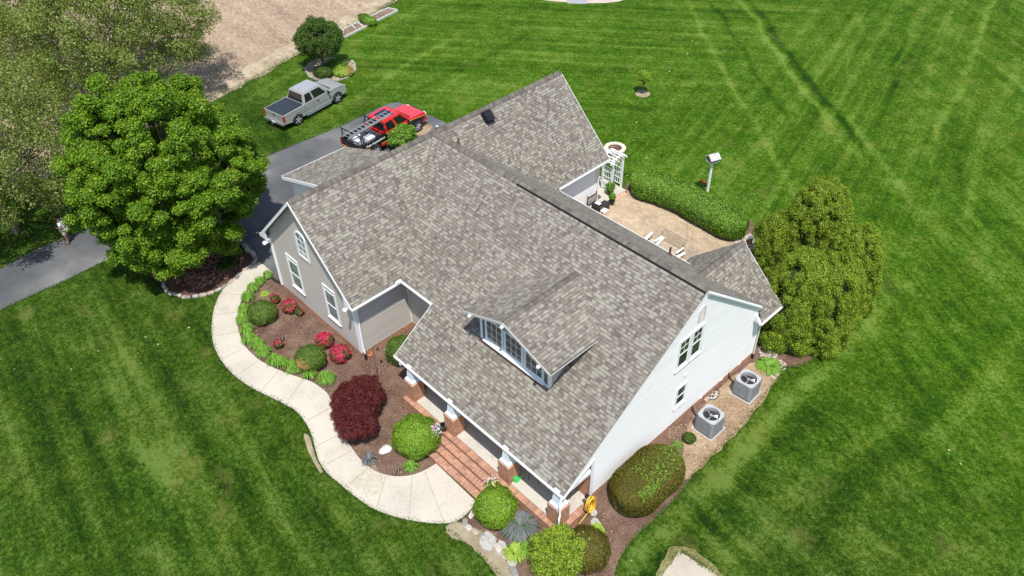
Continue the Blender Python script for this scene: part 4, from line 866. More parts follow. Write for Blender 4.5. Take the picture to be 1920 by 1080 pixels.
ORD = ['first', 'second', 'third', 'fourth', 'fifth', 'sixth', 'seventh', 'eighth', 'ninth', 'tenth', 'eleventh', 'twelfth', 'thirteenth', 'fourteenth', 'fifteenth']
for i, (a, b_, r) in enumerate(((503, 521, .24), (488, 533, .28), (475, 545, .32), (466, 562, .34), (459, 585, .34), (457, 603, .36), (464, 622, .36), (468, 640, .38), (483, 650, .36), (495, 664, .38), (516, 680, .36), (528, 684, .34), (549, 692, .40), (561, 694, .34), (582, 704, .36))[:15]):
    p = at(a, b_); blades('daylily_clump', ORD[i]+' daylily clump of the row along the walkway, counted from the driveway end', p, r, .42, 190, 'lily', 'daylilies along the walkway')
blades('daylily_clump', 'single daylily clump at the lower end of the row beside the red leaved shrub', at(612, 714), .42, .45, 240, 'lily', 'daylilies along the walkway')
blades('lavender_plant', 'grey purple lavender plant below the right clipped ball', at(975, 992), .72, .55, 500, 'lav', wd=.03)
blades('striped_grass_clump', 'pale striped grass clump by the stone edging at the bottom', at(966, 1040), .42, .35, 240, 'lime', wd=.03)
blades('blue_green_clump', 'blue green leafy clump beside the feathery evergreen', at(988, 1033), .36, .35, 200, 'hedge', wd=.03)
blades('lime_plant', 'bright lime green plant above the rusty bush', at(1119, 1002), .30, .5, 160, 'lime', wd=.04)
blades('small_perennial', 'thin grey green perennial at the inner curve of the walkway', at(694, 864), .35, .3, 90, 'lav')
blades('small_perennial', 'small green perennial with purple flowers near the spotlight', at(771, 877), .33, .3, 120, 'lily')
blades('hosta_clump', 'yellow green groundcover clump behind the farther air conditioner', at(1440, 688), .55, .22, 260, 'lily', wd=.04)
blades('hosta_clump', 'pale green groundcover patch in the bed above the upper clipped bush', at(497, 552), .25, .12, 60, 'lime', wd=.04)
blades('hosta_clump', 'shaded dark green clump under the maple near the stone edging', at(425, 500), .5, .35, 200, 'dark', wd=.03)
blades('hosta_clump', 'shaded dark green clump in the maple bed by the driveway corner', at(440, 480), .45, .35, 200, 'dark', wd=.03)
bush('low_conifer', 'low grey green conifer at the left of the island bed', 'shrub', at(607, 142), (.75, .6, .6), 'dark', 3000, s=.09, lump=.3, stem=False)
bush('leafy_perennials', 'bright green perennials in the middle of the island bed', 'plant', at(632, 127), (.8, .7, .55), 'hedge', 3000, s=.1, lump=.3, stem=False)
bush('orange_perennials', 'yellow and orange tinted perennials at the right of the island bed', 'plant', at(643, 138), (.85, .7, .4), 'lime', 3000, s=.09, lump=.3, stem=False, extra=[('tan', 500, .09, (.5, .6, .5), .4, 1.1)])
bush('garden_plants', 'green plants in the framed garden plot beside the field', 'plant', at(690, 43), (1.0, .5, .55), 'hedge', 2600, s=.1, lump=.3, stem=False)
blades('small_weeds', 'sparse green weeds on the soil between the air conditioners and the hedge', at(1270, 835), .3, .1, 40, 'hedge')

# ================================================================== OBJECTS
def text_mesh(s, size, shear=0., bold=0.):
    cu = bpy.data.curves.new('lettering', 'FONT'); cu.body = s; cu.size = size; cu.shear = shear; cu.offset = bold; cu.extrude = .002; cu.align_x = 'CENTER'; cu.align_y = 'CENTER'
    o = bpy.data.objects.new('tmp', cu); col.objects.link(o); dg = bpy.context.evaluated_depsgraph_get(); me = bpy.data.meshes.new_from_object(o.evaluated_get(dg)); bpy.data.objects.remove(o); return me
def put_mesh(me, name, mat, parent, mtx):
    me.materials.clear(); me.materials.append(mat); me.transform(mtx); o = bpy.data.objects.new(name, me); col.objects.link(o); o.parent = parent; return o
def paint(name, c, metal=.0, rough=.3):
    t = NT(name); t.fin((*c, 1), rough, metal, .5, .9); return t.m
BLKW = plain('black_wrap', (.012, .012, .013), .3)
def pickup(name, label, loc, rz, sc_, paintm, wb=3.64, cab=(.98, 3.2), roof=(1.22, 2.42), red=False):
    T = thing(name, label, 'pickup truck', loc, rz); T.scale = (sc_,)*3
    fr, re = wb+.93, -1.12; W = .96
    def arch(cx, r, n=9): return [(cx+r*math.cos(a), .40+r*math.sin(a)) for a in np.linspace(math.pi, 0, n)]
    hood = 1.13; belt = 1.14; bedtop = .86
    low = [(re, .52)]+arch(0, .46)+[(.55, .40), (wb-.55, .40)]+arch(wb, .46)+[(fr-.05, .45), (fr, .62), (fr-.02, .90), (fr-.10, 1.03), (fr-.45, 1.10), (wb-.42, hood+.03), (cab[1]-.05, belt+.03), (cab[0], belt+.03), (cab[0], bedtop), (re, bedtop)]
    m = MB(); m.prism(low, -W, W, 0, lambda x, z, y: (x, y, z)); b = m.build('body', paintm, T, True, bevel=.05, auto=38)
    for v in b.data.vertices:
        x, y, z = v.co; k = 1.; 
        if x > wb: k *= 1-.10*((x-wb)/.95)**2
        if z > .9: k *= 1-.06*(z-.9)/.25
        if z < .55: k *= .97
        v.co.y = y*k
    # bed sides and tailgate
    for s_ in (-1, 1):
        m = MB(); m.prism([(re, .70), (cab[0]+.01, .70), (cab[0]+.01, 1.19), (re, 1.17)], s_*(W-.10), s_*(W-.005), 0, lambda x, z, y: (x, y, z)); m.build('bed_side', BLKW if red else paintm, T, bevel=.02)
    m = MB(); m.box(re-.02, re+.05, -W+.11, W-.11, .62, 1.16); tg = m.build('tailgate', BLKW if red else paintm, T, bevel=.015); m = MB(); m.box(re-.04, re-.015, -.09, .09, .96, 1.03); m.build('handle', BLACK, tg)
    # greenhouse
    zb, zt, hb, ht = belt+.02, 1.82, .86, .70
    bot = [(cab[0]+.03, -hb), (cab[1], -hb+.03), (cab[1], hb-.03), (cab[0]+.03, hb)]; top = [(roof[0], -ht), (roof[1], -ht+.02), (roof[1], ht-.02), (roof[0], ht)]
    if red: top = [(x-.0, y) for x, y in top]
    P = [Vector((x, y, zb)) for x, y in bot]; Q = [Vector((x, y, zt)) for x, y in top]
    m = MB(); m.add([tuple(p) for p in P+Q], [(0, 1, 5, 4), (1, 2, 6, 5), (2, 3, 7, 6), (3, 0, 4, 7), (4, 5, 6, 7), (3, 2, 1, 0)]); m.build('cab_roof', paintm, T, True, bevel=.07, auto=38)
    gl = paint('tinted_glass', (.010, .012, .015), 0, .05) if 'tinted_glass' not in bpy.data.materials else bpy.data.materials['tinted_glass']
    def pane(nm, a, b, c, d, s0, s1, t0, t1):
        n = (b-a).cross(d-a).normalized(); ctr = sum(P+Q, Vector())/8; n = n if n.dot(a-ctr) > 0 else -n
        f = lambda s, t: (a.lerp(b, s)).lerp(d.lerp(c, s), t)+n*.008
        q = [f(s0, t0), f(s1, t0), f(s1, t1), f(s0, t1)]; k = MB(); k.add([tuple(v) for v in q]+[tuple(v-n*.02) for v in q], [(0, 1, 2, 3), (7, 6, 5, 4), (0, 4, 5, 1), (1, 5, 6, 2), (2, 6, 7, 3), (3, 7, 4, 0)]); k.build(nm, gl, T)
    pane('rear_window', P[3], P[0], Q[0], Q[3], .08, .92, .1, .86); pane('windshield', P[1], P[2], Q[2], Q[1], .05, .95, .06, .92)
    sp = (.07, .33, .39, .80) if not red else (.08, .42, .50, .86)
    for A_, B_, C_, D_ in ((P[0], P[1], Q[1], Q[0]), (P[3], P[2], Q[2], Q[3])):
        pane('side_window', A_, B_, C_, D_, sp[0], sp[1], .08, .84); pane('side_window', A_, B_, C_, D_, sp[2], sp[3]+.02, .08, .84)
    # wheels
    def wheel(cx, s_):
        wm = MB(); X = lambda x, y, z: (cx+x, s_*(.80)+s_*z, .40+y)
        wm.lathe([(.25, .0), (.37, .0), (.40, .03), (.40, .17), (.37, .20), (.27, .20), (.25, .16)], 24, (0, 0, 0), 0, X); wo = wm.build('wheel', RUB, T, True, auto=40)
        r_ = MB(); r_.lathe([(.0, .17), (.09, .175), (.10, .16), (.24, .155), (.27, .185)], 20, (0, 0, 0), 0, X); r_.build('rim', plain('dark_rim', (.06, .06, .065), .4, .6), wo)
        q = MB()
        for k in range(5 if not red else 6): a = 2*math.pi*k/(5 if not red else 6); q.bar(X(.03*math.cos(a), .03*math.sin(a), .182), X(.25*math.cos(a), .25*math.sin(a), .182), .075, .02, 0, (0, 1, 0))
        q.build('spokes', plain('alloy', (.42, .42, .43), .35), wo)
    for cx in (0, wb):
        for s_ in (-1, 1): wheel(cx, s_)
    m = MB()
    for cx in (0, wb): m.tube([(cx, -.8, .42), (cx, .8, .42)], .44, 16); m.box(cx-.5, cx+.5, -.78, .78, .45, .8)
    m.box(-.9, fr-.3, -.7, .7, .35, .6); m.build('underbody', BLACK, T)
    for s_ in (-1, 1):
        m = MB(); m.box(re-.03, re+.09, s_*(W-.115), s_*(W+.005), .72, 1.10) if s_ > 0 else m.box(re-.03, re+.09, -(W+.005), -(W-.115), .72, 1.10); m.build('tail_light', plain('red_lens', (.45, .012, .015), .2), T, bevel=.01)
        m = MB(); m.box(fr-.16, fr-.0, min(s_*.62, s_*.86), max(s_*.62, s_*.86), .82, .98); m.build('headlight', plain('clear_lens', (.7, .72, .74), .1), T, bevel=.02)
        m = MB(); m.obox((cab[1]-.42, s_*(W+.07), 1.22), (.1, .2, .17)); m.build('mirror', BLACK, T, bevel=.02)
        m = MB(); m.obox((cab[0]+1.2, s_*(W+.004), 1.0), (.16, .02, .05)); m.build('door_handle', BLACK, T)
        m = MB(); m.tube([(.75, s_*(W+.03), .36), (wb-.65, s_*(W+.03), .36)], .045, 8); m.build('side_step', CHROME, T)
    m = MB(); m.box(re-.17, re+.04, -W+.02, W-.02, .45, .62); bp = m.build('rear_bumper', plain('satin_bumper', (.35, .36, .37), .35, .6), T, bevel=.03)
    m = MB(); m.box(re-.18, re-.165, -.16, .16, .50, .60); m.build('number_plate', WPLAST, bp); m = MB(); m.bar((re-.1, 0, .42), (re-.32, 0, .42), .06, .05); m.lathe([(0, 0), (.03, .02), (.03, .05), (0, .07)], 8, (re-.3, 0, .44)); m.build('tow_hitch', CHROME, bp)
    m = MB(); m.box(fr-.06, fr+.10, -W+.08, W-.08, .45, .66); m.build('front_bumper', plain('satin_bumper', (.35, .36, .37), .35, .6), T, bevel=.04)
    m = MB(); m.box(fr-.05, fr+.015, -.58, .58, .72, .98); m.build('grille', plain('dark_rim', (.06, .06, .065), .4, .6), T, bevel=.01)
    m = MB(); m.box(cab[1]-.08, cab[1]+.10, -.66, .66, belt+.02, belt+.05); m.build('wiper_cowl', BLACK, T)
    for s_ in (-1, 1):
        m = MB()
        for x in (cab[0]+.03, cab[0]+.83 if not red else cab[0]+1.05, cab[1]-.25): m.box(x-.007, x+.007, s_*W-.004, s_*W+.004, .5, 1.1)
        m.box(cab[0]-.9, fr-.5, s_*W-.006, s_*W+.006, .72, .745) if not red else None
        m.build('panel_gap', BLACK if red else plain('panel_dark', (.16, .16, .15), .5), T)  # thin dark strips for the panel joints
    return T
SILV = paint('silver_paint', (.42, .43, .43), .3, .28); REDP = paint('red_paint', (.62, .018, .022), .0, .3)
ST_ = pickup('pickup_truck', 'silver extended cab pickup truck with black bed cover parked on the grass', (-32.66, 8.96, -.3), R(99.5), .95, SILV, cab=(.72, 3.28), roof=(.95, 2.55))
m = MB(); m.box(-1.08, .69, -.84, .84, 1.175, 1.215); m.build('bed_cover', plain('charcoal_vinyl', (.022, .028, .038), .55), ST_, bevel=.012)
m = MB(); m.box(1.24, 1.28, -.09, .09, 1.80, 1.835); m.build('brake_light', plain('red_lens', (.45, .012, .015), .2), ST_)
RT = pickup('pickup_truck', 'red and black pickup truck with ladder rack parked on the driveway', (-26.13, 10.30, -.3), R(97.3), .98, REDP, cab=(.92, 3.2), roof=(1.02, 2.5), red=True)
BLK = plain('black_wrap', (.012, .012, .013), .3); ORG = plain('orange_stripe', (.85, .36, .08), .4); WHT = plain('white_lettering', (.82, .82, .82), .5)
for s_ in (-1, 1):
    m = MB(); y = s_*.966; ar = [(0+.49*math.cos(a), .40+.49*math.sin(a)) for a in np.linspace(math.pi*.93, .25, 8)]; ar2 = [(3.64+.49*math.cos(a), .40+.49*math.sin(a)) for a in np.linspace(math.pi-.35, .25, 8)]
    poly = [(-1.10, .78)]+[p for p in ar if p[1] > .6]+[(.9, .66), (2.2, .56)]+[p for p in ar2 if p[1] > .56]+[(4.40, .86), (3.3, 1.06), (2.3, 1.02), (1.1, 1.06), (.95, 1.165), (-1.10, 1.15)]
    vs = [(x, y, z) for x, z in poly]; f = tuple(range(len(vs))); f = f if s_ < 0 else f[::-1]; m.add(vs, [f]); m.build('black_panel', BLK, RT)
    m = MB()
    for a, b in (((4.45, .90), (3.3, 1.09)), ((3.3, 1.09), (2.3, 1.05)), ((2.3, 1.05), (1.05, 1.09)), ((-1.1, .72), (-.5, .80)), ((.5, .68), (1.1, .64))): m.bar((a[0], y*1.003, a[1]), (b[0], y*1.003, b[1]), .006, .05, 0, (0, 0, 1))
    m.build('stripe', ORG, RT)
    fl_ = Matrix.Rotation(R(90), 4, 'X') if s_ < 0 else Matrix.Rotation(R(180), 4, 'Z') @ Matrix.Rotation(R(90), 4, 'X')
    put_mesh(text_mesh('Free Inspections', .235, .35, .006), 'lettering', WHT, RT, Matrix.Translation((-.02, s_*.972, 1.0)) @ fl_)
    m = MB()
    for a, b, w_ in (((2.0, .72), (2.6, .98), .06), ((2.05, .98), (2.55, .74), .06), ((1.75, .80), (2.05, .92), .05), ((2.55, .93), (2.9, .80), .05)): m.bar((a[0], y*1.004, a[1]), (b[0], y*1.004, b[1]), .006, w_, 0, (0, 0, 1))
    m.build('door_emblem', WHT, RT)
    m = MB(); m.bar((3.75, s_*.86, 1.045), (4.2, s_*.80, 1.02), .05, .008); m.build('hood_script', WHT, RT)
m = MB(); m.box(-1.145, -1.14, -.82, .82, .68, 1.12); m.build('tailgate_wrap', BLK, RT); m = MB(); m.box(-1.152, -1.146, -.84, .84, .70, .76); m.build('tailgate_stripe', ORG, RT)
m = MB(); m.box(-1.1, .93, -.84, .84, .862, .88); m.build('bed_floor', plain('bedliner', (.03, .03, .032), .8), RT)
m = MB(); m.box(1.25, 2.2, -.42, .42, 1.822, 1.832); m.build('sunroof', plain('navy_glass', (.012, .02, .05), .06), RT)
m = MB(); RK = MB()
for x in (-1.0, .88):
    for s_ in (-1, 1): RK.bar((x, s_*.88, 1.16), (x, s_*.80, 1.78), .05, .05); RK.bar((x, s_*.84, 1.5), (x+(.3 if x < 0 else -.3), s_*.87, 1.2), .03, .03)
    RK.bar((x, -.98, 1.80), (x, .98, 1.80), .05, .05)
RK.bar((-1.0, .84, 1.2), (.88, .84, 1.2), .035, .035); RK.bar((-1.0, -.84, 1.2), (.88, -.84, 1.2), .035, .035); RK.build('ladder_rack', BLACK, RT)
RTm = Matrix.Translation((-26.13, 10.30, -.3)) @ Matrix.Rotation(R(97.3), 4, 'Z') @ Matrix.Scale(.98, 4)
def on_truck(x, y, z): return tuple(RTm @ Vector((x, y, z)))
lad = thing('ladder', 'aluminium extension ladder lying on the rack of the red truck', 'ladder', on_truck(-.2, -.22, 1.86), R(97.3))
for k, (y0, x0, x1, z0) in enumerate(((-.0, -1.45, 2.0, 0.), (.0, -1.3, 2.25, .07))):
    w_ = .24-.03*k; m = MB()
    for s_ in (-1, 1): m.bar((x0, s_*w_-.05, z0-.02), (x1, s_*w_-.05, z0+.02), .035, .075)
    m.build('rail', plain('aluminium', (.55, .56, .57), .35, .7), lad); m = MB(); n = int((x1-x0)/.31)
    for i in range(n): x = x0+.15+i*.31; m.tube([(x, -w_-.05, z0), (x, w_-.05, z0)], .018, 6)
    m.build('rungs', plain('aluminium', (.55, .56, .57), .35, .7), lad)
for i, (x, y, sx, sy, sz, lab) in enumerate(((.0, -.42, .55, .5, .30, 'larger white carton in the red truck bed nearest the near side'), (-.35, .35, .5, .34, .24, 'white carton in the red truck bed on the far side'), (-.62, -.08, .35, .45, .2, 'small white carton in the red truck bed behind the tailgate'), (.62, .0, .4, .9, .18, 'grey tool bag against the cab in the red truck bed'))):
    p = on_truck(x, y, .885); t = thing('carton' if i < 3 else 'tool_bag', lab, 'box' if i < 3 else 'bag', p, R(97.3), 'cartons in the truck bed' if i < 3 else None)
    m = MB(); m.box(-sx/2, sx/2, -sy/2, sy/2, 0, sz); m.build('shell', plain('white_card', (.74, .75, .77), .6) if i < 3 else plain('dark_cloth', (.05, .055, .06), .8), t, bevel=.015)
    m = MB(); m.box(-sx/2-.003, sx/2+.003, -.02, .02, sz*.3, sz+.004); m.build('tape' if i < 3 else 'strap', plain('carton_tape', (.55, .55, .56), .4) if i < 3 else BLACK, t)

# ---- person with a drone controller
def skin(name, V, E, rad, mat, parent, lev=1, smooth=True):
    me = bpy.data.meshes.new(name); me.from_pydata(V, E, []); o = bpy.data.objects.new(name, me); col.objects.link(o)
    sm = o.modifiers.new('s', 'SKIN'); 
    for d, r_ in zip(me.skin_vertices[0].data, rad): d.radius = r_ if isinstance(r_, tuple) else (r_, r_)
    me.skin_vertices[0].data[0].use_root = True; sb = o.modifiers.new('b', 'SUBSURF'); sb.levels = lev; sb.render_levels = lev
    dg = bpy.context.evaluated_depsgraph_get(); nm = bpy.data.meshes.new_from_object(o.evaluated_get(dg)); bpy.data.objects.remove(o)
    nm.materials.append(mat); nm.polygons.foreach_set('use_smooth', [True]*len(nm.polygons)); q = bpy.data.objects.new(name, nm); col.objects.link(q); q.parent = parent; return q
pp = at(131, 455); PT = thing('person', 'person in white polo shirt and khaki shorts standing on the driveway edge holding a controller', 'person', pp, R(-125), None)
# local: faces +x
V = [(0, 0, .98), (0, 0, 1.15), (.01, 0, 1.35), (.01, 0, 1.47), (.04, 0, 1.55), (.07, 0, 1.65), (.08, 0, 1.74),
     (0, .11, .92), (.01, .13, .5), (-.01, .14, .09), (.14, .16, .04), (0, -.11, .92), (.02, -.13, .5), (0, -.14, .09), (.15, -.16, .04),
     (0, .20, 1.42), (-.02, .27, 1.14), (.24, .14, 1.10), (.31, .08, 1.12), (0, -.20, 1.42), (-.02, -.27, 1.14), (.24, -.14, 1.10), (.31, -.08, 1.12)]
E_ = [(0, 1), (1, 2), (2, 3), (3, 4), (4, 5), (5, 6), (0, 7), (7, 8), (8, 9), (9, 10), (0, 11), (11, 12), (12, 13), (13, 14), (3, 15), (15, 16), (16, 17), (17, 18), (3, 19), (19, 20), (20, 21), (21, 22)]
rad = [(.13, .15), (.12, .14), (.12, .16), (.08, .12), .055, .095, .075, .085, .055, .04, .03, .085, .055, .04, .03, .055, .042, .032, .028, .055, .042, .032, .028]
for s_ in (1, -1):
    w0 = 18 if s_ > 0 else 22
    for k in range(5):
        a = len(V); oy = (.025-.013*k) if k < 4 else .04; x0 = .33; L = (.03, .035, .033, .026, .022)[k]
        V += [(x0+L*.6, s_*(.06-oy), 1.135), (x0+L*1.3, s_*(.03-oy*.8), 1.12)]; E_ += [(w0, a), (a, a+1)]; rad += [.010, .008]
SK = plain('skin_tone', (.30, .15, .10), .6)
skin('body', V, E_, rad, SK, PT)
skin('shirt', [(0, 0, .93), (0, 0, 1.12), (.01, 0, 1.34), (.01, 0, 1.46), (0, .19, 1.43), (-.01, .255, 1.22), (0, -.19, 1.43), (-.01, -.255, 1.22)], [(0, 1), (1, 2), (2, 3), (3, 4), (4, 5), (3, 6), (6, 7)], [(.165, .19), (.15, .18), (.15, .2), (.10, .14), .085, .075, .085, .075], plain('white_cotton', (.78, .79, .82), .8), PT)
skin('shorts', [(0, 0, .98), (0, .11, .88), (.01, .13, .56), (0, -.11, .88), (.01, -.13, .56)], [(0, 1), (1, 2), (0, 3), (3, 4)], [(.16, .175), .12, .105, .12, .105], plain('khaki_cotton', (.50, .46, .37), .8), PT)
core('hair', (.05, 0, 1.70), (.105, .09, .09), plain('dark_hair', (.02, .015, .012), .8), PT, .05)
for s_ in (1, -1): m = MB(); m.obox((.06, s_*.15, .045), (.28, .1, .09)); m.build('shoe', plain('shoe_leather', (.05, .04, .035), .6), PT, bevel=.025)
m = MB(); m.obox((.165, 0, 1.66), (.03, .03, .04)); m.build('nose', SK, PT, bevel=.008)
for s_ in (1, -1): m = MB(); m.lathe([(0, -.01), (.011, 0), (0, .01)], 8, (.162, s_*.033, 1.69)); m.build('eye', plain('eye_dark', (.02, .02, .02), .3), PT); m = MB(); m.obox((.07, s_*.098, 1.66), (.03, .015, .05)); m.build('ear', SK, PT, bevel=.006)
m = MB(); m.obox((.163, 0, 1.622), (.012, .045, .01)); m.build('mouth', plain('lip_tone', (.25, .09, .07), .5), PT)
rc = thing('controller', 'small dark controller held in both hands by the person', 'controller', tuple(Matrix.Translation(pp) @ Matrix.Rotation(R(-125), 4, 'Z') @ Vector((.36, 0, 1.14))), R(-125)); m = MB(); m.box(-.04, .05, -.085, .085, -.02, .02); m.build('casing', plain('dark_grey_plastic', (.05, .05, .055), .5), rc, bevel=.012); m = MB(); m.box(-.03, .03, -.07, .07, .021, .028); m.build('screen', GLASS, rc)

# ---- air conditioners
def rrect(a, r, n=4):
    out = []
    for cx, cy, s0 in ((a-r, a-r, 0), (-a+r, a-r, 90), (-a+r, -a+r, 180), (a-r, -a+r, 270)):
        for k in range(n+1): t = R(s0+90*k/n); out.append((cx+r*math.cos(t), cy+r*math.sin(t)))
    return out
def ac(label, c, rz):
    t = thing('air_conditioner', label, 'air conditioner', (c[0], c[1], -.28), rz, 'outdoor air conditioner units'); a = .44; hh = .88
    GA = plain('ac_grey', (.27, .285, .30), .5)
    m = MB(); m.prism(rrect(a-.012, .09), .06, hh-.23); o_ = rrect(a, .1); w_ = rrect(a-.012, .09); k_ = len(w_); m.add([(x, y, hh-.23) for x, y in w_]+[(x, y, hh-.04) for x, y in w_], [(i, (i+1) % k_, k_+(i+1) % k_, k_+i) for i in range(k_)])
    n = len(o_)
    for i in range(0, 52):   # louvre ribs along the four sides
        s_ = i//13; u = -a+.08+(i % 13)*.0567; z0, z1 = .09, hh-.07
        q = [(u, a-.004), (a-.004, u), (u, -a+.004), (-a+.004, u)][s_]
        m.box(q[0]-(.012 if s_ % 2 == 0 else .008), q[0]+(.012 if s_ % 2 == 0 else .008), q[1]-(.008 if s_ % 2 == 0 else .012), q[1]+(.008 if s_ % 2 == 0 else .012), z0, z1)
    m.build('cabinet', GA, t)
    m = MB(); k = 32; sq = []
    for i in range(k):
        ang = 2*math.pi*i/k; cx, cy = math.cos(ang), math.sin(ang); f = (abs(cx)**6+abs(cy)**6)**(-1/6)*a*.995; sq.append((cx*f, cy*f))
    ci = [(.345*math.cos(2*math.pi*i/k), .345*math.sin(2*math.pi*i/k)) for i in range(k)]
    vs = [(x, y, hh-.05) for x, y in sq]+[(x, y, hh) for x, y in [(p[0]*.985, p[1]*.985) for p in sq]]+[(x, y, hh+.005) for x, y in ci]+[(x, y, hh-.2) for x, y in ci]
    fs = []
    for lv in range(3): fs += [(lv*k+i, lv*k+(i+1) % k, (lv+1)*k+(i+1) % k, (lv+1)*k+i) for i in range(k)]
    m.add(vs, fs); m.build('top_cover', plain('ac_top', (.36, .37, .38), .5), t)
    m = MB(); m.lathe([(.344, -.01), (.345, .0), (.0, .0)], 24, (0, 0, hh-.19)); m.build('fan_well', plain('ac_inside', (.02, .02, .022), .7), t)
    m = MB(); m.lathe([(0, .0), (.07, .0), (.07, .08), (0, .09)], 12, (0, 0, hh-.13))
    for i in range(3):
        ang = R(120*i+20); c1, s1 = math.cos(ang), math.sin(ang); c2, s2 = math.cos(ang+.5), math.sin(ang+.5)
        vs = [(.06*c1, .06*s1, hh-.12), (.27*c1, .27*s1, hh-.14), (.28*c2, .28*s2, hh-.07), (.06*c2, .06*s2, hh-.07)]; m.add(vs, [(0, 1, 2, 3)]); m.add([(x, y, z-.004) for x, y, z in vs], [(3, 2, 1, 0)])
    m.build('fan', plain('fan_metal', (.30, .305, .31), .3, .2), t)
    m = MB()
    for r_ in (.12, .24): m.tube([(r_*math.cos(a_), r_*math.sin(a_), hh+.012) for a_ in np.linspace(0, 6.283, 25)], .002, 4, caps=False)
    for i in range(6): a_ = R(60*i); m.bar((.05*math.cos(a_), .05*math.sin(a_), hh+.012), (.35*math.cos(a_), .35*math.sin(a_), hh+.008), .003, .003)
    m.build('fan_guard', plain('guard_wire', (.05, .05, .055), .4), t)
    m = MB(); m.prism(rrect(a+.0, .1), .02, .07); m.build('base', BLACK, t)
    m = MB(); m.box(-a-.08, a+.08, -a-.08, a+.08, -.05, .03); m.build('pad', plain('pad_grey', (.33, .32, .30), .9), t, bevel=.01)
    m = MB(); m.box(-a-.09, -a+.01, -.16, .04, .35, .6); m.build('service_box', plain('ac_top', (.33, .345, .36), .5), t, bevel=.01)
    m = MB(); m.tube([(-a-.02, .0, .35), (-a-.14, .02, .08), (-a-.3, .15, .05), (-a-.5, .22, .1), (-a-.58, .22, .32)], .028, 6); m.build('line_set', BLACK, t)
    return t
ac('grey air conditioner unit nearer the camera, beside the long clipped hedge', G(1328, 803), 0.)
ac('grey air conditioner unit farther along the wall, beside the back corner', G(1397, 736), R(3))
# window well
ww = thing('window_well', 'half round metal window well with pale stones at the base of the white wall', 'window well', (.30, 9.15, -.3))
m = MB(); pts = [(.0+.36*math.sin(a), .0-.42*math.cos(a)) for a in np.linspace(0, math.pi, 13)]
for a, b in zip(pts[:-1], pts[1:]): m.bar((a[0]-.2, a[1], .02), (b[0]-.2, b[1], .02), .014, .22)
m.build('liner', plain('galvanised', (.22, .23, .24), .5, .5), ww)
m = MB(); 
for i in range(60): m.obox((rnd.uniform(-.16, .08), rnd.uniform(-.28, .28), .03), (.06, .05, .04), rnd.uniform(0, 3))
o = m.build('pebbles', plain('pale_pebbles', (.6, .55, .48), .8, var=.3, scale=30), ww); o['kind'] = 'stuff'
m = MB(); m.box(-.18, -.02, -.52, -.3, .0, .12); m.build('wood_block', WOOD, ww)
# pebbles near the downspout and around arborvitae (uncountable)
def scatter(name, pts_poly, n, s0, s1, mat, up=.02):
    P = np.array(px(*pts_poly)); mn, mx = P.min(0), P.max(0); m = MB(); c = 0
    def inside(x, y):
        r_ = False; k = len(P)
        for i in range(k):
            a, b = P[i], P[(i+1) % k]
            if (a[1] > y) != (b[1] > y) and x < (b[0]-a[0])*(y-a[1])/(b[1]-a[1])+a[0]: r_ = not r_
        return r_
    for _ in range(n*6):
        x, y = rng.uniform(mn[0], mx[0]), rng.uniform(mn[1], mx[1])
        if inside(x, y): s_ = rng.uniform(s0, s1); m.obox((x, y, hz(x, y)+up+s_*.15), (s_, s_*rng.uniform(.5, 1), s_*.5), rng.uniform(0, 3), 0, rng.normal()*.3); c += 1
        if c >= n: break
    o = m.build(name, mat); o['kind'] = 'stuff'; return o
scatter('white_pebbles', [(1422, 655), (1432, 640), (1462, 672), (1478, 690), (1450, 712), (1432, 690)], 380, .04, .09, loosebrick('pale_stone', [(.36, .32, .26), (.48, .44, .37), (.30, .25, .19), (.55, .5, .44)]))
scatter('white_pebbles', [(1376, 455), (1404, 440), (1425, 446), (1428, 462), (1408, 470), (1390, 462)], 200, .06, .16, MATS.get('x') or bpy.data.materials['pale_stone'])
scatter('mulch_chips', [(455, 545), (500, 520), (540, 545), (680, 660), (760, 690), (800, 850), (750, 890), (690, 870), (650, 830), (600, 720), (500, 680), (455, 610)], 2600, .02, .06, loosebrick('bark_chips', [(.06, .03, .022), (.12, .07, .05), (.17, .11, .08), (.30, .22, .16)]))
scatter('mulch_chips', [(890, 985), (960, 960), (1060, 1010), (1130, 960), (1160, 1000), (1140, 1060), (1000, 1080), (960, 1050)], 900, .02, .06, bpy.data.materials['bark_chips'])
scatter('mulch_chips', [(1240, 800), (1290, 770), (1350, 720), (1420, 680), (1450, 700), (1400, 780), (1330, 850), (1290, 880)], 700, .02, .05, loosebrick('straw_bits', [(.35, .26, .16), (.45, .36, .25), (.2, .13, .08), (.3, .22, .14)]))
scatter('leaf_litter', [(320, 530), (370, 545), (430, 520), (460, 490), (450, 465), (380, 470)], 420, .05, .14, loosebrick('litter', [(.30, .14, .10), (.20, .09, .06), (.42, .24, .18)]))
scatter('grass_clippings', [(650, 905), (700, 868), (716, 892), (722, 925), (690, 935)], 700, .012, .035, plain('dry_clippings', (.42, .40, .25), .9), .05)
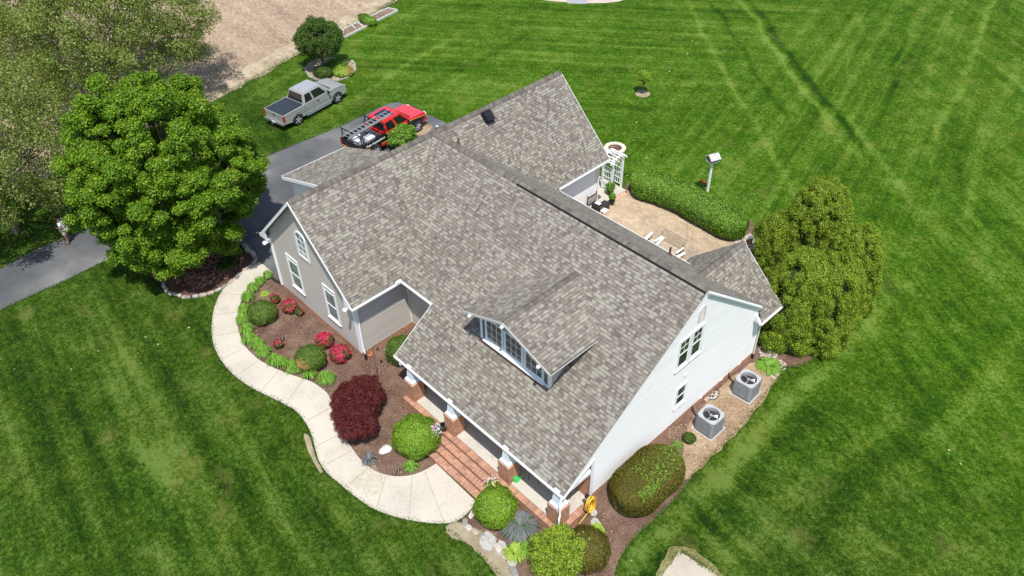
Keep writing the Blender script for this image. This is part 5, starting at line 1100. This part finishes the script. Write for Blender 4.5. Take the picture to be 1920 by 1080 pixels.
# edging stones
def stones(group, label, pts_px, sz, jit=.06, rows=1, flat=.5):
    P = smoothpoly(px(*pts_px), 1, False); d = 0; last = P[0]; 
    L = [0.]
    for a, b in zip(P[:-1], P[1:]): L.append(L[-1]+math.hypot(b[0]-a[0], b[1]-a[1]))
    T_ = L[-1]; u = 0.
    while u < T_:
        x = np.interp(u, L, [p[0] for p in P]); y = np.interp(u, L, [p[1] for p in P]); x2 = np.interp(min(u+.05, T_), L, [p[0] for p in P]); y2 = np.interp(min(u+.05, T_), L, [p[1] for p in P]); a = math.atan2(y2-y, x2-x) if u+.05 < T_ else 0
        w_ = sz*rnd.uniform(.7, 1.35); x += rnd.uniform(-jit, jit); y += rnd.uniform(-jit, jit)
        bm = bmesh.new(); bmesh.ops.create_icosphere(bm, subdivisions=2, radius=.5)
        sd_ = rnd.uniform(0, 99)
        for v in bm.verts: k = 1+.22*noise.noise(v.co*2.4+Vector((sd_, 0, 0))); v.co = Vector((np.sign(v.co.x)*(abs(v.co.x)*2)**.6*.5*w_*k, np.sign(v.co.y)*(abs(v.co.y)*2)**.6*.5*sz*.62*k, np.sign(v.co.z)*(abs(v.co.z)*2)**.55*.5*sz*flat*k))
        me = bpy.data.meshes.new('edging_stone'); bm.to_mesh(me); bm.free(); me.materials.append(STN[rnd.randrange(len(STN))]); o = bpy.data.objects.new('edging_stone', me); col.objects.link(o); o.location = (x, y, hz(x, y)+sz*flat*.28); o.rotation_euler = (0, 0, a+rnd.uniform(-.2, .2)); tag(o, label, 'stone', group)
        u += w_*1.02
STN = [plain('stone_%s' % n, c, .9, var=.25, scale=9) for n, c in (('grey', (.34, .33, .30)), ('tan', (.34, .29, .225)), ('pale', (.42, .39, .33)), ('dark', (.22, .21, .19)))]
stones('edging stones around the maple bed', 'rough stone in the border of the shaded mulch bed under the maple', [(308, 533), (318, 552), (350, 560), (400, 552), (428, 536), (452, 514), (480, 492)], .30)
stones('edging stones along the driveway corner', 'flat stone in the border between the maple bed and the driveway', [(480, 486), (468, 470), (450, 456), (440, 446)], .42)
stones('edging stones at the walkway end', 'flat stone in the border below the walkway end and the clipped ball bush', [(884, 965), (868, 982), (880, 990), (905, 1005), (930, 1020)], .34, .03, flat=.3)
stones('low ledge stones near the bottom', 'stone in the low ledge running down to the bottom picture edge', [(935, 1028), (950, 1045), (962, 1062), (968, 1085)], .42, .04, flat=.35)
stones('stones ringing the island bed', 'pale stone in the ring around the island bed by the silver truck', [(572, 128), (576, 138), (586, 148), (602, 152), (625, 154), (648, 148), (664, 137), (668, 124), (660, 116)], .26, .04)
p = at(722, 845); bm = bmesh.new(); bmesh.ops.create_icosphere(bm, subdivisions=3, radius=.5)
for v in bm.verts: k = 1+.3*noise.noise(v.co*2.1+Vector((4, 2, 0))); v.co = Vector((v.co.x*.42*k, v.co.y*.55*k, v.co.z*.16*k))
me = bpy.data.meshes.new('flat_rock'); bm.to_mesh(me); bm.free(); me.materials.append(plain('flat_rock_stone', (.55, .55, .50), .8, var=.2, scale=5)); o = bpy.data.objects.new('flat_rock', me); col.objects.link(o); o.location = (p[0], p[1], p[2]+.05); tag(o, 'pale flat rock lying in the mulch beside the big clipped ball', 'rock')
for lab, q, r_ in (('flat slate stepping stone on the soil strip left of the lavender', (915, 1015), .45), ('flat slate slab in the soil above the bottom ledge', (940, 1030), .35), ('flat grey stepping stone between the hose and the rusty bush', (1118, 985), .3), ('small grey stepping stone below the yellow hose', (1112, 962), .22)):
    p = at(*q); m = MB(); m.prism([(r_*math.cos(a)*rnd.uniform(.8, 1.1), .7*r_*math.sin(a)*rnd.uniform(.8, 1.1)) for a in np.linspace(0, 6.28, 9)[:-1]], 0, .06); o = m.build('stepping_stone', STN[0], None, loc=(p[0], p[1], p[2]+.02), bevel=.015); o.rotation_euler = (0, 0, -.6); tag(o, lab, 'stone')

# ---- yard bits
def torus_coil(m, c, r_, n, th_, X, k=26):
    for i in range(n):
        ro = r_*rnd.uniform(.82, 1.08); ph = rnd.uniform(-.06, .06); off = (i-n/2)*th_*1.3
        m.tube([X(c, off+.02*math.sin(3*a+i), ro*math.cos(a)*.62+ph, ro*math.sin(a)*1.15) for a in np.linspace(0, 6.283, k)], th_, 6, caps=False)
hc = onX(1108, 946, .42); hs = thing('garden_hose', 'coiled yellow garden hose hanging on the brick below the white wall corner', 'hose', (float(hc[0]), float(hc[1]), float(hc[2])))
m = MB(); torus_coil(m, None, .36, 7, .017, lambda c, a, b, d: (a, b, d)); m.tube([(0, 0, -.38), (.0, -.25, -.42), (.02, -.5, -.5), (.05, -.7, -.52)], .017, 6); m.build('coil', plain('yellow_hose', (.75, .47, .03), .45), hs); m = MB(); m.box(-.28, .02, -.06, .06, .2, .38); m.build('hanger', BLACK, hs)
p = at(516, 523); bp_ = thing('drain_pipe', 'black corrugated drain pipe lying at the left foot of the taupe wall', 'pipe', p); q0, q1, q2 = [np.array(at(*q))-np.array(p) for q in ((506, 518), (515, 529), (532, 535))]
m = MB(); pth = [tuple(q0*(1-t)**2+q1*2*t*(1-t)+q2*t*t+np.array([0, 0, .07])) for t in np.linspace(0, 1, 40)]; m.tube(pth, [.062 if i % 2 else .07 for i in range(40)], 10); m.build('corrugated_tube', BLACK, bp_)
def spot(label, q):
    p = at(*q); t = thing('garden_spotlight', label, 'garden light', p); m = MB(); m.tube([(0, 0, -.05), (0, 0, .16)], .012, 6); m.build('stake', BLACK, t); m = MB(); m.tube([(.07, -.03, .13), (-.05, .05, .22)], [.05, .055], 10); h_ = m.build('lamp_head', BLACK, t); m = MB(); m.lathe([(0, 0), (.045, 0)], 10, (.0, 0, 0)); m2 = MB(); m2.tube([(.075, -.032, .127), (.072, -.031, .128)], .045, 10); m2.build('lens', plain('clear_lens', (.7, .72, .74), .1), h_)
spot('small black garden spotlight at the tip of the mulch bed near the walkway', (748, 888)); spot('small dark garden spotlight behind the small azalea', (531, 639))
p = at(708, 706); t = thing('shepherd_hook', 'thin dark shepherd hook pole standing in the mulch beside the house corner', 'garden pole', p)
m = MB(); m.tube([(0, 0, -.1), (0, 0, 1.75)], .011, 6); m.tube([(0, 0, 1.75), (0, .1, 1.9), (0, .22, 1.85), (0, .24, 1.72)], .009, 6); m.tube([(0, 0, .03), (.12, 0, .03), (.12, 0, -.1)], .009, 5); m.build('rod', plain('dark_iron', (.05, .04, .035), .6), t); m = MB(); m.lathe([(0, .0), (.06, .02), (.07, .12), (.02, .17), (0, .17)], 10, (0, .24, 1.5)); m.build('feeder', plain('dark_iron', (.05, .04, .035), .6), t)
p = at(694, 666); t = thing('splash_pot', 'small orange terracotta dish beside the corner downspout', 'pot', p); m = MB(); m.lathe([(0, 0), (.09, 0), (.13, .07), (.12, .075), (.08, .02), (0, .02)], 14); m.build('dish', plain('terracotta', (.60, .17, .08), .7), t)
def flowerpot(name, label, c, zb, r_, cols, k2='hedge', potm=None, nfl=240):
    t = thing(name, label, 'flower pot', (c[0], c[1], zb)); m = MB(); m.lathe([(0, 0), (.12, 0), (.17, .26), (.18, .28), (.15, .28), (.14, .2), (0, .2)], 16); m.build('pot', potm or plain('terracotta', (.60, .17, .08), .7), t)
    d = rdirs(900, .5); P = d*[r_, r_, r_*.75]*rng.uniform(.5, 1, (900, 1))+[0, 0, .38]; V, F = leafquads(P, d, .05, .5); fastmesh('foliage', V, F, LM(k2), t)
    for nm, cc, sgn in cols:
        d = rdirs(nfl, .7); d = d[(d[:, 1]*sgn[1]+d[:, 0]*sgn[0]) > -.25]; P = d*[r_, r_, r_*.8]*1.03+[0, 0, .38]; pts = np.repeat(P, 4, 0)+rng.normal(size=(len(P)*4, 3))*.015; V, F = leafquads(pts, np.repeat(d, 4, 0), .045, .95); fastmesh('blossoms', V, F, leafmat('petal_'+nm, [tuple(x*.8 for x in cc), cc], .15), t)
flowerpot('flower_pot', 'pot of white and magenta petunias on the left stair pedestal', (-6.50, -.66), -.46, .34, (('white', (.8, .76, .82), (.5, .8)), ('magenta', (.65, .08, .55), (-.3, -1))), potm=plain('dark_pot', (.03, .025, .025), .6), nfl=160)
flowerpot('flower_pot', 'pot of pale pink and yellow flowers on the right stair pedestal', (-2.98, -.66), -.46, .30, (('pink', (.75, .5, .6), (-1, .3)), ('yellow', (.75, .7, .35), (.8, -.5))), nfl=70)
t = thing('black_planter', 'empty black planter on the porch edge behind the petunias', 'planter', (-6.42, -.19, DZ0)); m = MB(); m.lathe([(0, 0), (.14, 0), (.19, .26), (.17, .26), (.13, .06), (0, .06)], 16); m.build('pot', BLACK, t)
cp = Gz(968, 898, DZ0+.1); t = thing('watering_can', 'bright green watering can on the porch beside a brick pier', 'watering can', (float(cp[0]), float(cp[1]), DZ0), R(60)); GR = plain('green_plastic', (.03, .55, .10), .35)
m = MB(); m.lathe([(0, 0), (.11, 0), (.12, .04), (.10, .2), (.06, .23), (.05, .21), (0, .2)], 16); m.build('can', GR, t, True, auto=50); m = MB(); m.tube([(.08, 0, .06), (.2, 0, .14), (.27, 0, .26)], [.025, .018, .014], 8); m.build('spout', GR, t); m = MB(); m.tube([(-.09, 0, .06), (-.17, 0, .12), (-.14, 0, .22), (-.02, 0, .26), (.04, 0, .22)], .013, 6); m.build('handle', GR, t)
def wirechair(label, c, rz):
    t = thing('porch_chair', label, 'chair', (c[0], c[1], DZ0), rz, 'black metal porch chairs'); m = MB(); m.tube([(.24*math.cos(a), .24*math.sin(a), .42) for a in np.linspace(0, 6.283, 25)], .014, 6, caps=False); 
    for k in range(5): m.bar((-.2+.1*k, -.2, .42), (-.2+.1*k, .2, .42), .01, .01)
    m.build('seat', BLACK, t)
    m = MB(); m.tube([(-.22, .25*math.cos(a), .55+.3*math.sin(a)+.05) for a in np.linspace(-.6, 3.74, 20)], .014, 6); m.build('backrest', BLACK, t)
    for a, b in ((.17, .17), (.17, -.17), (-.17, .17), (-.17, -.17)): m = MB(); m.tube([(a, b, .42), (a*1.3, b*1.3, 0)], .012, 6); m.build('leg', BLACK, t)
wirechair('black metal porch chair partly hidden under the eave near the watering can', (-2.1, .85), R(200)); wirechair('black metal porch chair near the right end of the porch', (-.75, .95), R(-20))

# ---- patio
drape('patio', [(-12.2, 11.68), (-12.2, 18.12)]+px((1220, 380), (1270, 396), (1309, 413), (1343, 433), (1376, 454), (1398, 470))+[(-4.0, 12.3), (-4.0, 11.68)], .03, PAV)
m = MB(); bp_ = smoothpoly([(-12.2, 18.12)]+px((1220, 380), (1270, 396), (1309, 413), (1343, 433), (1376, 454)), 1, False)
bp_ = [(-12.1, 15.9), (-12.1, 17.95)]+bp_
for a, b in zip(bp_[:-1], bp_[1:]):
    L = math.hypot(b[0]-a[0], b[1]-a[1]); n = max(1, int(L/.125)); ang = math.atan2(b[1]-a[1], b[0]-a[0])
    for i in range(n): f = (i+.5)/n; m.obox((a[0]+(b[0]-a[0])*f, a[1]+(b[1]-a[1])*f, -.27), (.115, .24, .05), ang)
o = m.build('patio_border', PAVB); o['kind'] = 'structure'
m = MB(); m.box(-14.3, -12.25, 15.7, 18.2, -.36, -.25); o = m.build('concrete_pad', CONC); o['kind'] = 'structure'
drape('hedge_bed', densify([(-12.3, 18.15)]+px((1220, 376), (1270, 392), (1309, 409), (1343, 429), (1376, 450), (1410, 470), (1425, 440), (1400, 405), (1300, 370), (1200, 330), (1175, 345)), .5, .05), .015, MULCH)
def adiron(label, c, rz):
    t = thing('lounge_chair', label, 'chair', (c[0], c[1], -.27), rz, 'wooden lounge chairs on the patio'); m = MB()
    for k in range(6): x = -.25+k*.1; m.bar((x*.85, -.12, .28), (x*1.15, -.48, 1.0+.03*(2.5-abs(k-2.5))), .085, .02, 0, (0, 1, .3))
    m.build('backrest', WOOD, t); m = MB()
    for k in range(5): m.obox((0, -.1+k*.115, .30+.012*k), (.54, .1, .022))
    m.build('seat', WOOD, t)
    for s_ in (-1, 1): m = MB(); m.obox((s_*.34, .08, .55), (.13, .72, .025)); m.build('armrest', WPLAST, t); m = MB(); m.obox((s_*.32, .38, .27), (.03, .09, .54)); m.build('front_leg', WPLAST, t); m = MB(); m.bar((s_*.28, .42, .33), (s_*.28, -.5, .02), .025, .1); m.build('rear_leg', WOOD, t)
def backpos(px_, py_, rz, back=.48, z=.75): c = Gz(px_, py_, z-.27); return (float(c[0])+back*-math.sin(rz)*1., float(c[1])+back*math.cos(rz)) 
rzc = R(190)
adiron('left wooden lounge chair on the patio, beside the slatted bench', (float(Gz(1240, 428, .65)[0]), float(Gz(1240, 428, .65)[1])-.45), rzc)
adiron('right wooden lounge chair on the patio, nearest the rear roof', (float(Gz(1298, 466, .65)[0]), float(Gz(1298, 466, .65)[1])-.45), R(172))
bc = Gz(1265, 446, .55); t = thing('garden_bench', 'slatted wooden garden bench between the two lounge chairs', 'bench', (float(bc[0]), float(bc[1])-.3, -.27), R(180)); m = MB()
for k in range(8): z = .40+k*.075; m.obox((0, -.22-k*.022, z), (1.3, .02, .055))
m.obox((0, -.42, 1.0), (1.34, .06, .06)); m.build('backrest', WOOD, t); m = MB()
for k in range(6): m.obox((0, -.15+k*.09, .40), (1.28, .07, .022))
m.build('seat', WOOD, t)
for s_ in (-1, 1): m = MB(); m.obox((s_*.68, .1, .62), (.08, .62, .03)); m.build('armrest', WPLAST, t); m = MB(); m.obox((s_*.68, .36, .3), (.05, .05, .6)); m.obox((s_*.68, -.2, .5), (.05, .05, 1.0)); m.build('leg', WOOD, t)
gp = Gz(1117, 384, .55); t = thing('grill', 'black covered barbecue grill with white lid panel against the garage wall', 'grill', (-11.65, float(gp[1]), -.27), R(8)); m = MB(); m.box(-.28, .28, -.22, .22, .62, .75); m.build('firebox', BLACK, t, bevel=.03); m = MB(); m.prism([(-.22, .75), (.22, .75), (.20, .92), (.08, 1.0), (-.12, 1.0), (-.21, .9)], -.28, .28, 0, lambda y, z, x: (x, y, z)); m.build('lid', BLACK, t, bevel=.02); m = MB(); m.box(-.16, .16, -.1, .09, 1.001, 1.01); m.build('lid_panel', WPLAST, t)
for s_ in (-1, 1): m = MB(); m.box(s_*.28 if s_ > 0 else -.56, .56 if s_ > 0 else -.28, -.18, .18, .70, .73); m.build('side_shelf', WPLAST, t)
for a, b in ((.22, .16), (.22, -.16), (-.22, .16), (-.22, -.16)): m = MB(); m.box(a-.02, a+.02, b-.02, b+.02, 0, .62); m.build('leg', BLACK, t)
m = MB(); m.lathe([(0, 0), (.1, 0), (.12, .18), (0, .2)], 12, (.1, .3, 0)); t2 = thing('red_pot', 'small red pot on the patio beside the grill', 'pot', (-11.2, float(gp[1])-.35, -.27)); m = MB(); m.lathe([(0, 0), (.11, 0), (.14, .22), (.12, .22), (.1, .03), (0, .03)], 14); m.build('pot', plain('red_clay', (.35, .06, .04), .6), t2)
# potted plants by the arbor
for lab, q, r_, h_ in (('leafy potted plant on the concrete pad between arbor and grill', (1143, 362), .30, .5), ('smaller potted plant at the paver corner near the grill', (1147, 380), .2, .35)):
    c = G(q[0], q[1]+4); t = thing('potted_plant', lab, 'potted plant', (c[0], c[1], -.25)); m = MB(); m.lathe([(0, 0), (.13, 0), (.17, .28), (.15, .28), (.12, .06), (0, .06)], 14); m.build('pot', BLACK, t)
    d = rdirs(500, .4); P = d*[r_, r_, h_*.6]*rng.uniform(.5, 1, (500, 1))+[0, 0, .5]; V, F = leafquads(P, d, .11, .6); fastmesh('foliage', V, F, LM('hedge'), t)
c = G(1128, 372); t = thing('dark_planter', 'dark empty planter box against the garage wall corner', 'planter', (-11.95, 15.9, -.25)); m = MB(); m.box(-.2, .2, -.3, .3, 0, .4); m.build('box', plain('dark_pot', (.03, .025, .025), .6), t, bevel=.02)
sg = onX(1106, 371, -12.1); t = thing('wall_sign', 'small framed sign on a bracket at the garage wall above the grill', 'sign', (-11.95, float(sg[1]), float(sg[2]))); m = MB()
m.box(-.02, .02, -.34, .34, -.2, .2); m.build('board', plain('sign_board', (.38, .30, .26), .7, var=.4, scale=9), t); m = MB()
for a in ((-.36, -.34, -.24, .24), (.34, .36, -.24, .24)): m.box(-.03, .03, a[0], a[1], a[2], a[3]+.1)
m.box(-.03, .03, -.36, .36, .2, .23); m.box(-.03, .03, -.36, .36, -.23, -.2); m.build('frame', BLACK, t)
# arbor
t = thing('garden_arbor', 'white trellis garden arbor at the corner of the garage', 'arbor', (-12.98, 17.75, -.27)); hx, hy, H_ = .34, .42, 2.0
for sx_ in (-1, 1):
    for sy in (-1, 1): m = MB(); m.box(sx_*hx-.045, sx_*hx+.045, sy*hy-.045, sy*hy+.045, 0, H_); m.build('post', WPLAST, t)
for sy in (-1, 1):
    m = MB(); y = sy*hy
    for k in range(1, 5): x = -hx+2*hx*k/5; m.box(x-.013, x+.013, y-.012, y+.012, .25, 1.6)
    for z in (.25, .6, .95, 1.3, 1.6): m.box(-hx, hx, y-.014, y+.014, z-.018, z+.018)
    m.build('trellis_panel', WPLAST, t)
for sx_ in (-1, 1):
    m = MB(); pts = [(sx_*hx, (hy+.16)*-math.cos(a), H_-.05+.28*math.sin(a)) for a in np.linspace(0, math.pi, 11)]
    for a, b in zip(pts[:-1], pts[1:]): m.bar(a, b, .05, .10)
    m.build('arch_beam', WPLAST, t)
m = MB()
for a in np.linspace(.12, math.pi-.12, 8): y, z = -(hy+.13)*math.cos(a), H_+.02+.28*math.sin(a); m.box(-hx-.18, hx+.18, y-.02, y+.02, z-.03, z+.03)
m.build('roof_slats', WPLAST, t)
# round stone planter
pc = Gz(1153, 278, .30); t = thing('stone_planter', 'round tan stone fire pit ring behind the garage corner', 'planter', (float(pc[0]), float(pc[1]), -.3)); m = MB()
for row in range(4):
    for i in range(18):
        a = 2*math.pi*(i+.5*(row % 2))/18; m.obox((.50*math.cos(a), .50*math.sin(a), .07+.145*row), (.13, .165, .135), a)
m.build('stone_ring', loosebrick('tan_block', [(.42, .30, .2), (.55, .42, .3), (.35, .25, .17)]), t); m = MB()
for i in range(14): a = 2*math.pi*i/14; m.obox((.52*math.cos(a), .52*math.sin(a), .62), (.24, .225, .08), a)
m.build('cap_ring', loosebrick('tan_cap', [(.6, .5, .38), (.68, .57, .45)]), t); m = MB(); m.lathe([(0, .42), (.44, .42)], 18); m.build('soil', MULCHD, t)
# birdhouse
bp2 = at(1325, 365); t = thing('birdhouse', 'grey roofed birdhouse on a white post behind the patio hedge', 'birdhouse', bp2, R(-20)); m = MB(); m.box(-.055, .055, -.055, .055, -.2, 2.25); m.build('post', WPLAST, t)
m = MB(); m.prism([(-.2, 0), (.2, 0), (.2, .24), (0, .38), (-.2, .24)], -.24, .24, 0, lambda x, z, y: (x, y, z+2.25)); bx_ = m.build('box', plain('brown_wood', (.22, .17, .14), .8), t)
m = MB(); m.tube([(0, -.242, 2.42), (0, -.235, 2.42)], .05, 12); m.build('entrance_hole', BLACK, bx_)
for s_ in (-1, 1): m = MB(); m.prism([(0, .42), (s_*.32, .20), (s_*.32, .17), (0, .39)], -.32, .32, 0, lambda x, z, y: (x, y, z+2.25)); m.build('roof', plain('weathered_grey', (.45, .43, .40), .85, var=.25), t)
m = MB(); m.box(-.24, .24, -.28, .28, 2.22, 2.25); m.build('perch_floor', WPLAST, t)
# string lights between eave and a thin pole
sl0 = Gz(1304, 440, 1.0); t = thing('string_lights', 'thin black string of bulbs hanging above the patio', 'string lights', (-5.0, 15.0, -.27)); a0_ = Gz(1308, 466, 0.2); a1_ = Gz(1312, 395, 0.6); b0_ = Gz(1297, 470, .2); b1_ = Gz(1302, 400, .6)
m = MB(); bl_ = MB(); o0 = np.array([-5., 15., -.27])
for s0, s1 in ((a0_, a1_), (b0_, b1_)):
    P_ = [s0+(s1-s0)*f+np.array([0, 0, 1.3+.9*abs(f-.5)-.2]) for f in np.linspace(0, 1, 9)]; m.tube([tuple(q-o0) for q in P_], .006, 4)
    for q in P_[::1]: q = q-o0; bl_.lathe([(0, -.07), (.022, -.05), (.022, -.02), (.012, 0), (0, 0)], 6, tuple(q))
m.build('wire', BLACK, t); bl_.build('bulbs', plain('dark_glass_bulb', (.05, .045, .04), .2), t)
lp = at(1405, 458); t = thing('garden_lantern', 'square black and amber garden lantern among pale stones past the patio', 'lantern', lp, R(20)); m = MB()
for a in (-1, 1):
    for b in (-1, 1): m.box(a*.09-.012, a*.09+.012, b*.09-.012, b*.09+.012, 0, .4)
m.box(-.11, .11, -.11, .11, 0, .04); m.build('frame', BLACK, t); m = MB(); m.box(-.085, .085, -.085, .085, .04, .38); m.build('amber_panel', plain('amber_panel', (.45, .28, .09), .3), t); m = MB(); m.box(-.14, .14, -.14, .14, .4, .45); m.build('lid', plain('slate_lid', (.12, .15, .19), .5), t, bevel=.015)
p = at(1424, 458); t = thing('dark_pot', 'small dark round pot on the stones beside the lantern', 'pot', p); m = MB(); m.lathe([(0, 0), (.11, 0), (.17, .16), (.14, .24), (.11, .2), (0, .06)], 14); m.build('pot', BLACK, t)
p = at(820, 243); t = thing('landscape_lamp', 'small glass topped landscape lamp at the driveway end beside the garage', 'lamp', p); m = MB(); m.lathe([(0, 0), (.10, 0), (.11, .14), (.08, .2)], 12); m.build('base', BLACK, t); m = MB(); m.lathe([(.085, .2), (.11, .23), (.06, .3), (0, .31)], 12); m.build('glass_top', plain('pale_glass', (.4, .52, .5), .1), t)
# framed garden plot
cs = px((645, 72), (643, 58), (728, 17), (746, 21)); t = thing('garden_plot', 'timber framed strip garden plot along the edge of the field', 'garden bed', (cs[0][0], cs[0][1], -.3)); o0 = Vector((cs[0][0], cs[0][1], 0)); m = MB(); c4 = [Vector((x, y, .06))-o0 for x, y in cs]; mid0, mid1 = c4[1].lerp(c4[2], .32), c4[0].lerp(c4[3], .36)
for a, b in ((c4[0], c4[3]), (c4[3], c4[2]), (c4[2], c4[1]), (c4[1], c4[0]), (mid0, mid1), (mid0+Vector((-.25, -.6, 0)), mid1+Vector((-.25, -.6, 0)))): m.bar(a, b, .09, .16)
m.build('timber_frame', plain('grey_timber', (.50, .49, .46), .8), t); m = MB(); m.add([tuple(v) for v in c4], [(0, 3, 2, 1)]); m.build('soil', speck('plot_soil', [(.10, .065, .045), (.2, .14, .1), (.3, .22, .16)], 8, 1.5), t)
# thin plant stakes in the plot
drape('island_bed', smoothpoly(px((572, 126), (578, 138), (588, 147), (604, 151), (625, 153), (647, 147), (662, 137), (666, 124), (655, 113), (620, 106), (585, 112)), 2), .02, DIRT)
# tiny red flag flower near the hedge
p = at(1315, 362); t = thing('red_flower', 'single red flower on a thin stem behind the hedge beside the birdhouse post', 'flower', p); m = MB(); m.tube([(0, 0, 0), (.02, 0, .75)], .012, 5); m.build('stem', plain('stem_green', (.05, .12, .02), .7), t); d = rdirs(40, .5); V, F = leafquads(d*.07+[.02, 0, .78], d, .08, .9); fastmesh('petals', V, F, leafmat('petal_red', [(.5, .03, .02), (.7, .07, .04)], .1), t)

# ---- ragged grass edges, clover flowers and stray weeds
def tufts(name, lines, per_m, h, k, spread=.045):
    P = []
    for ln in lines:
        for a, b in zip(ln[:-1], ln[1:]):
            L = math.hypot(b[0]-a[0], b[1]-a[1]); n = rng.poisson(max(.01, L*per_m)); f = rng.random(n)
            for q in f: P.append((a[0]+(b[0]-a[0])*q+rng.normal()*spread, a[1]+(b[1]-a[1])*q+rng.normal()*spread))
    P = np.array(P); n = len(P); Z = np.array([hz(x, y) for x, y in P]); a = rng.uniform(0, 6.283, n); o = np.stack([np.cos(a), np.sin(a), 0*a], 1); sd = np.stack([-np.sin(a), np.cos(a), 0*a], 1)*.012
    b0 = np.stack([P[:, 0], P[:, 1], Z], 1); hh = h*rng.uniform(.5, 1.2, (n, 1)); e = b0+o*hh*.9+np.array([0, 0, 1])*hh
    V = np.stack([b0-sd, b0+sd, e+sd*.3, e-sd*.3], 1).reshape(-1, 3); o_ = fastmesh(name, V, np.arange(4*n).reshape(n, 4), LM(k)); o_['kind'] = 'stuff'
LC['turf'] = [(.02, .055, .004), (.04, .10, .006), (.075, .15, .015), (.13, .19, .04)]
tufts('grass_fringe', [outer, px((0, 583), (60, 554), (130, 523), (195, 491)), px((60, 468), (0, 505)), px((500, 293), (560, 268), (640, 236), (700, 207)), px((1160, 1060), (1182, 1015), (1215, 985), (1262, 940), (1300, 892), (1322, 865), (1352, 838), (1390, 800), (1415, 768), (1438, 738), (1452, 712), (1470, 690), (1500, 686), (1540, 668)), px((832, 984), (868, 1018), (905, 1045), (940, 1080)), px((1262, 1050), (1280, 1034), (1308, 1054), (1340, 1078))], 130, .085, 'turf')
tufts('field_weeds', [[(-38.85, 7.67), (-39.6, 11), (-40.2, 13.5), (-41.0, 17), (-42.1, 22.3), (-43.5, 26.5)]], 150, .13, 'turf', .22)
def dots(name, poly, n, s_, mat):
    P = np.array(px(*poly)); c = P.mean(0); q = c+(P[rng.integers(0, len(P), n)]-c)*rng.random((n, 1))**.6+rng.normal(size=(n, 2))*.4; Vp = np.stack([q[:, 0], q[:, 1], [hz(x, y)+.05 for x, y in q]], 1)
    V, F = leafquads(Vp, np.tile([0, 0, 1.], (n, 1)), s_, .9); fastmesh(name, V, F, mat)['kind'] = 'stuff'
dots('clover_flowers', [(1340, 360), (1380, 350), (1420, 380), (1440, 410), (1400, 400)], 70, .03, plain('clover_white', (.6, .62, .55), .8))
dots('fallen_leaves', [(30, 700), (600, 1000), (1200, 1060), (1880, 900), (1700, 600), (1300, 60), (1000, 60), (1200, 230)], 60, .10, plain('dry_leaf', (.45, .36, .22), .8))
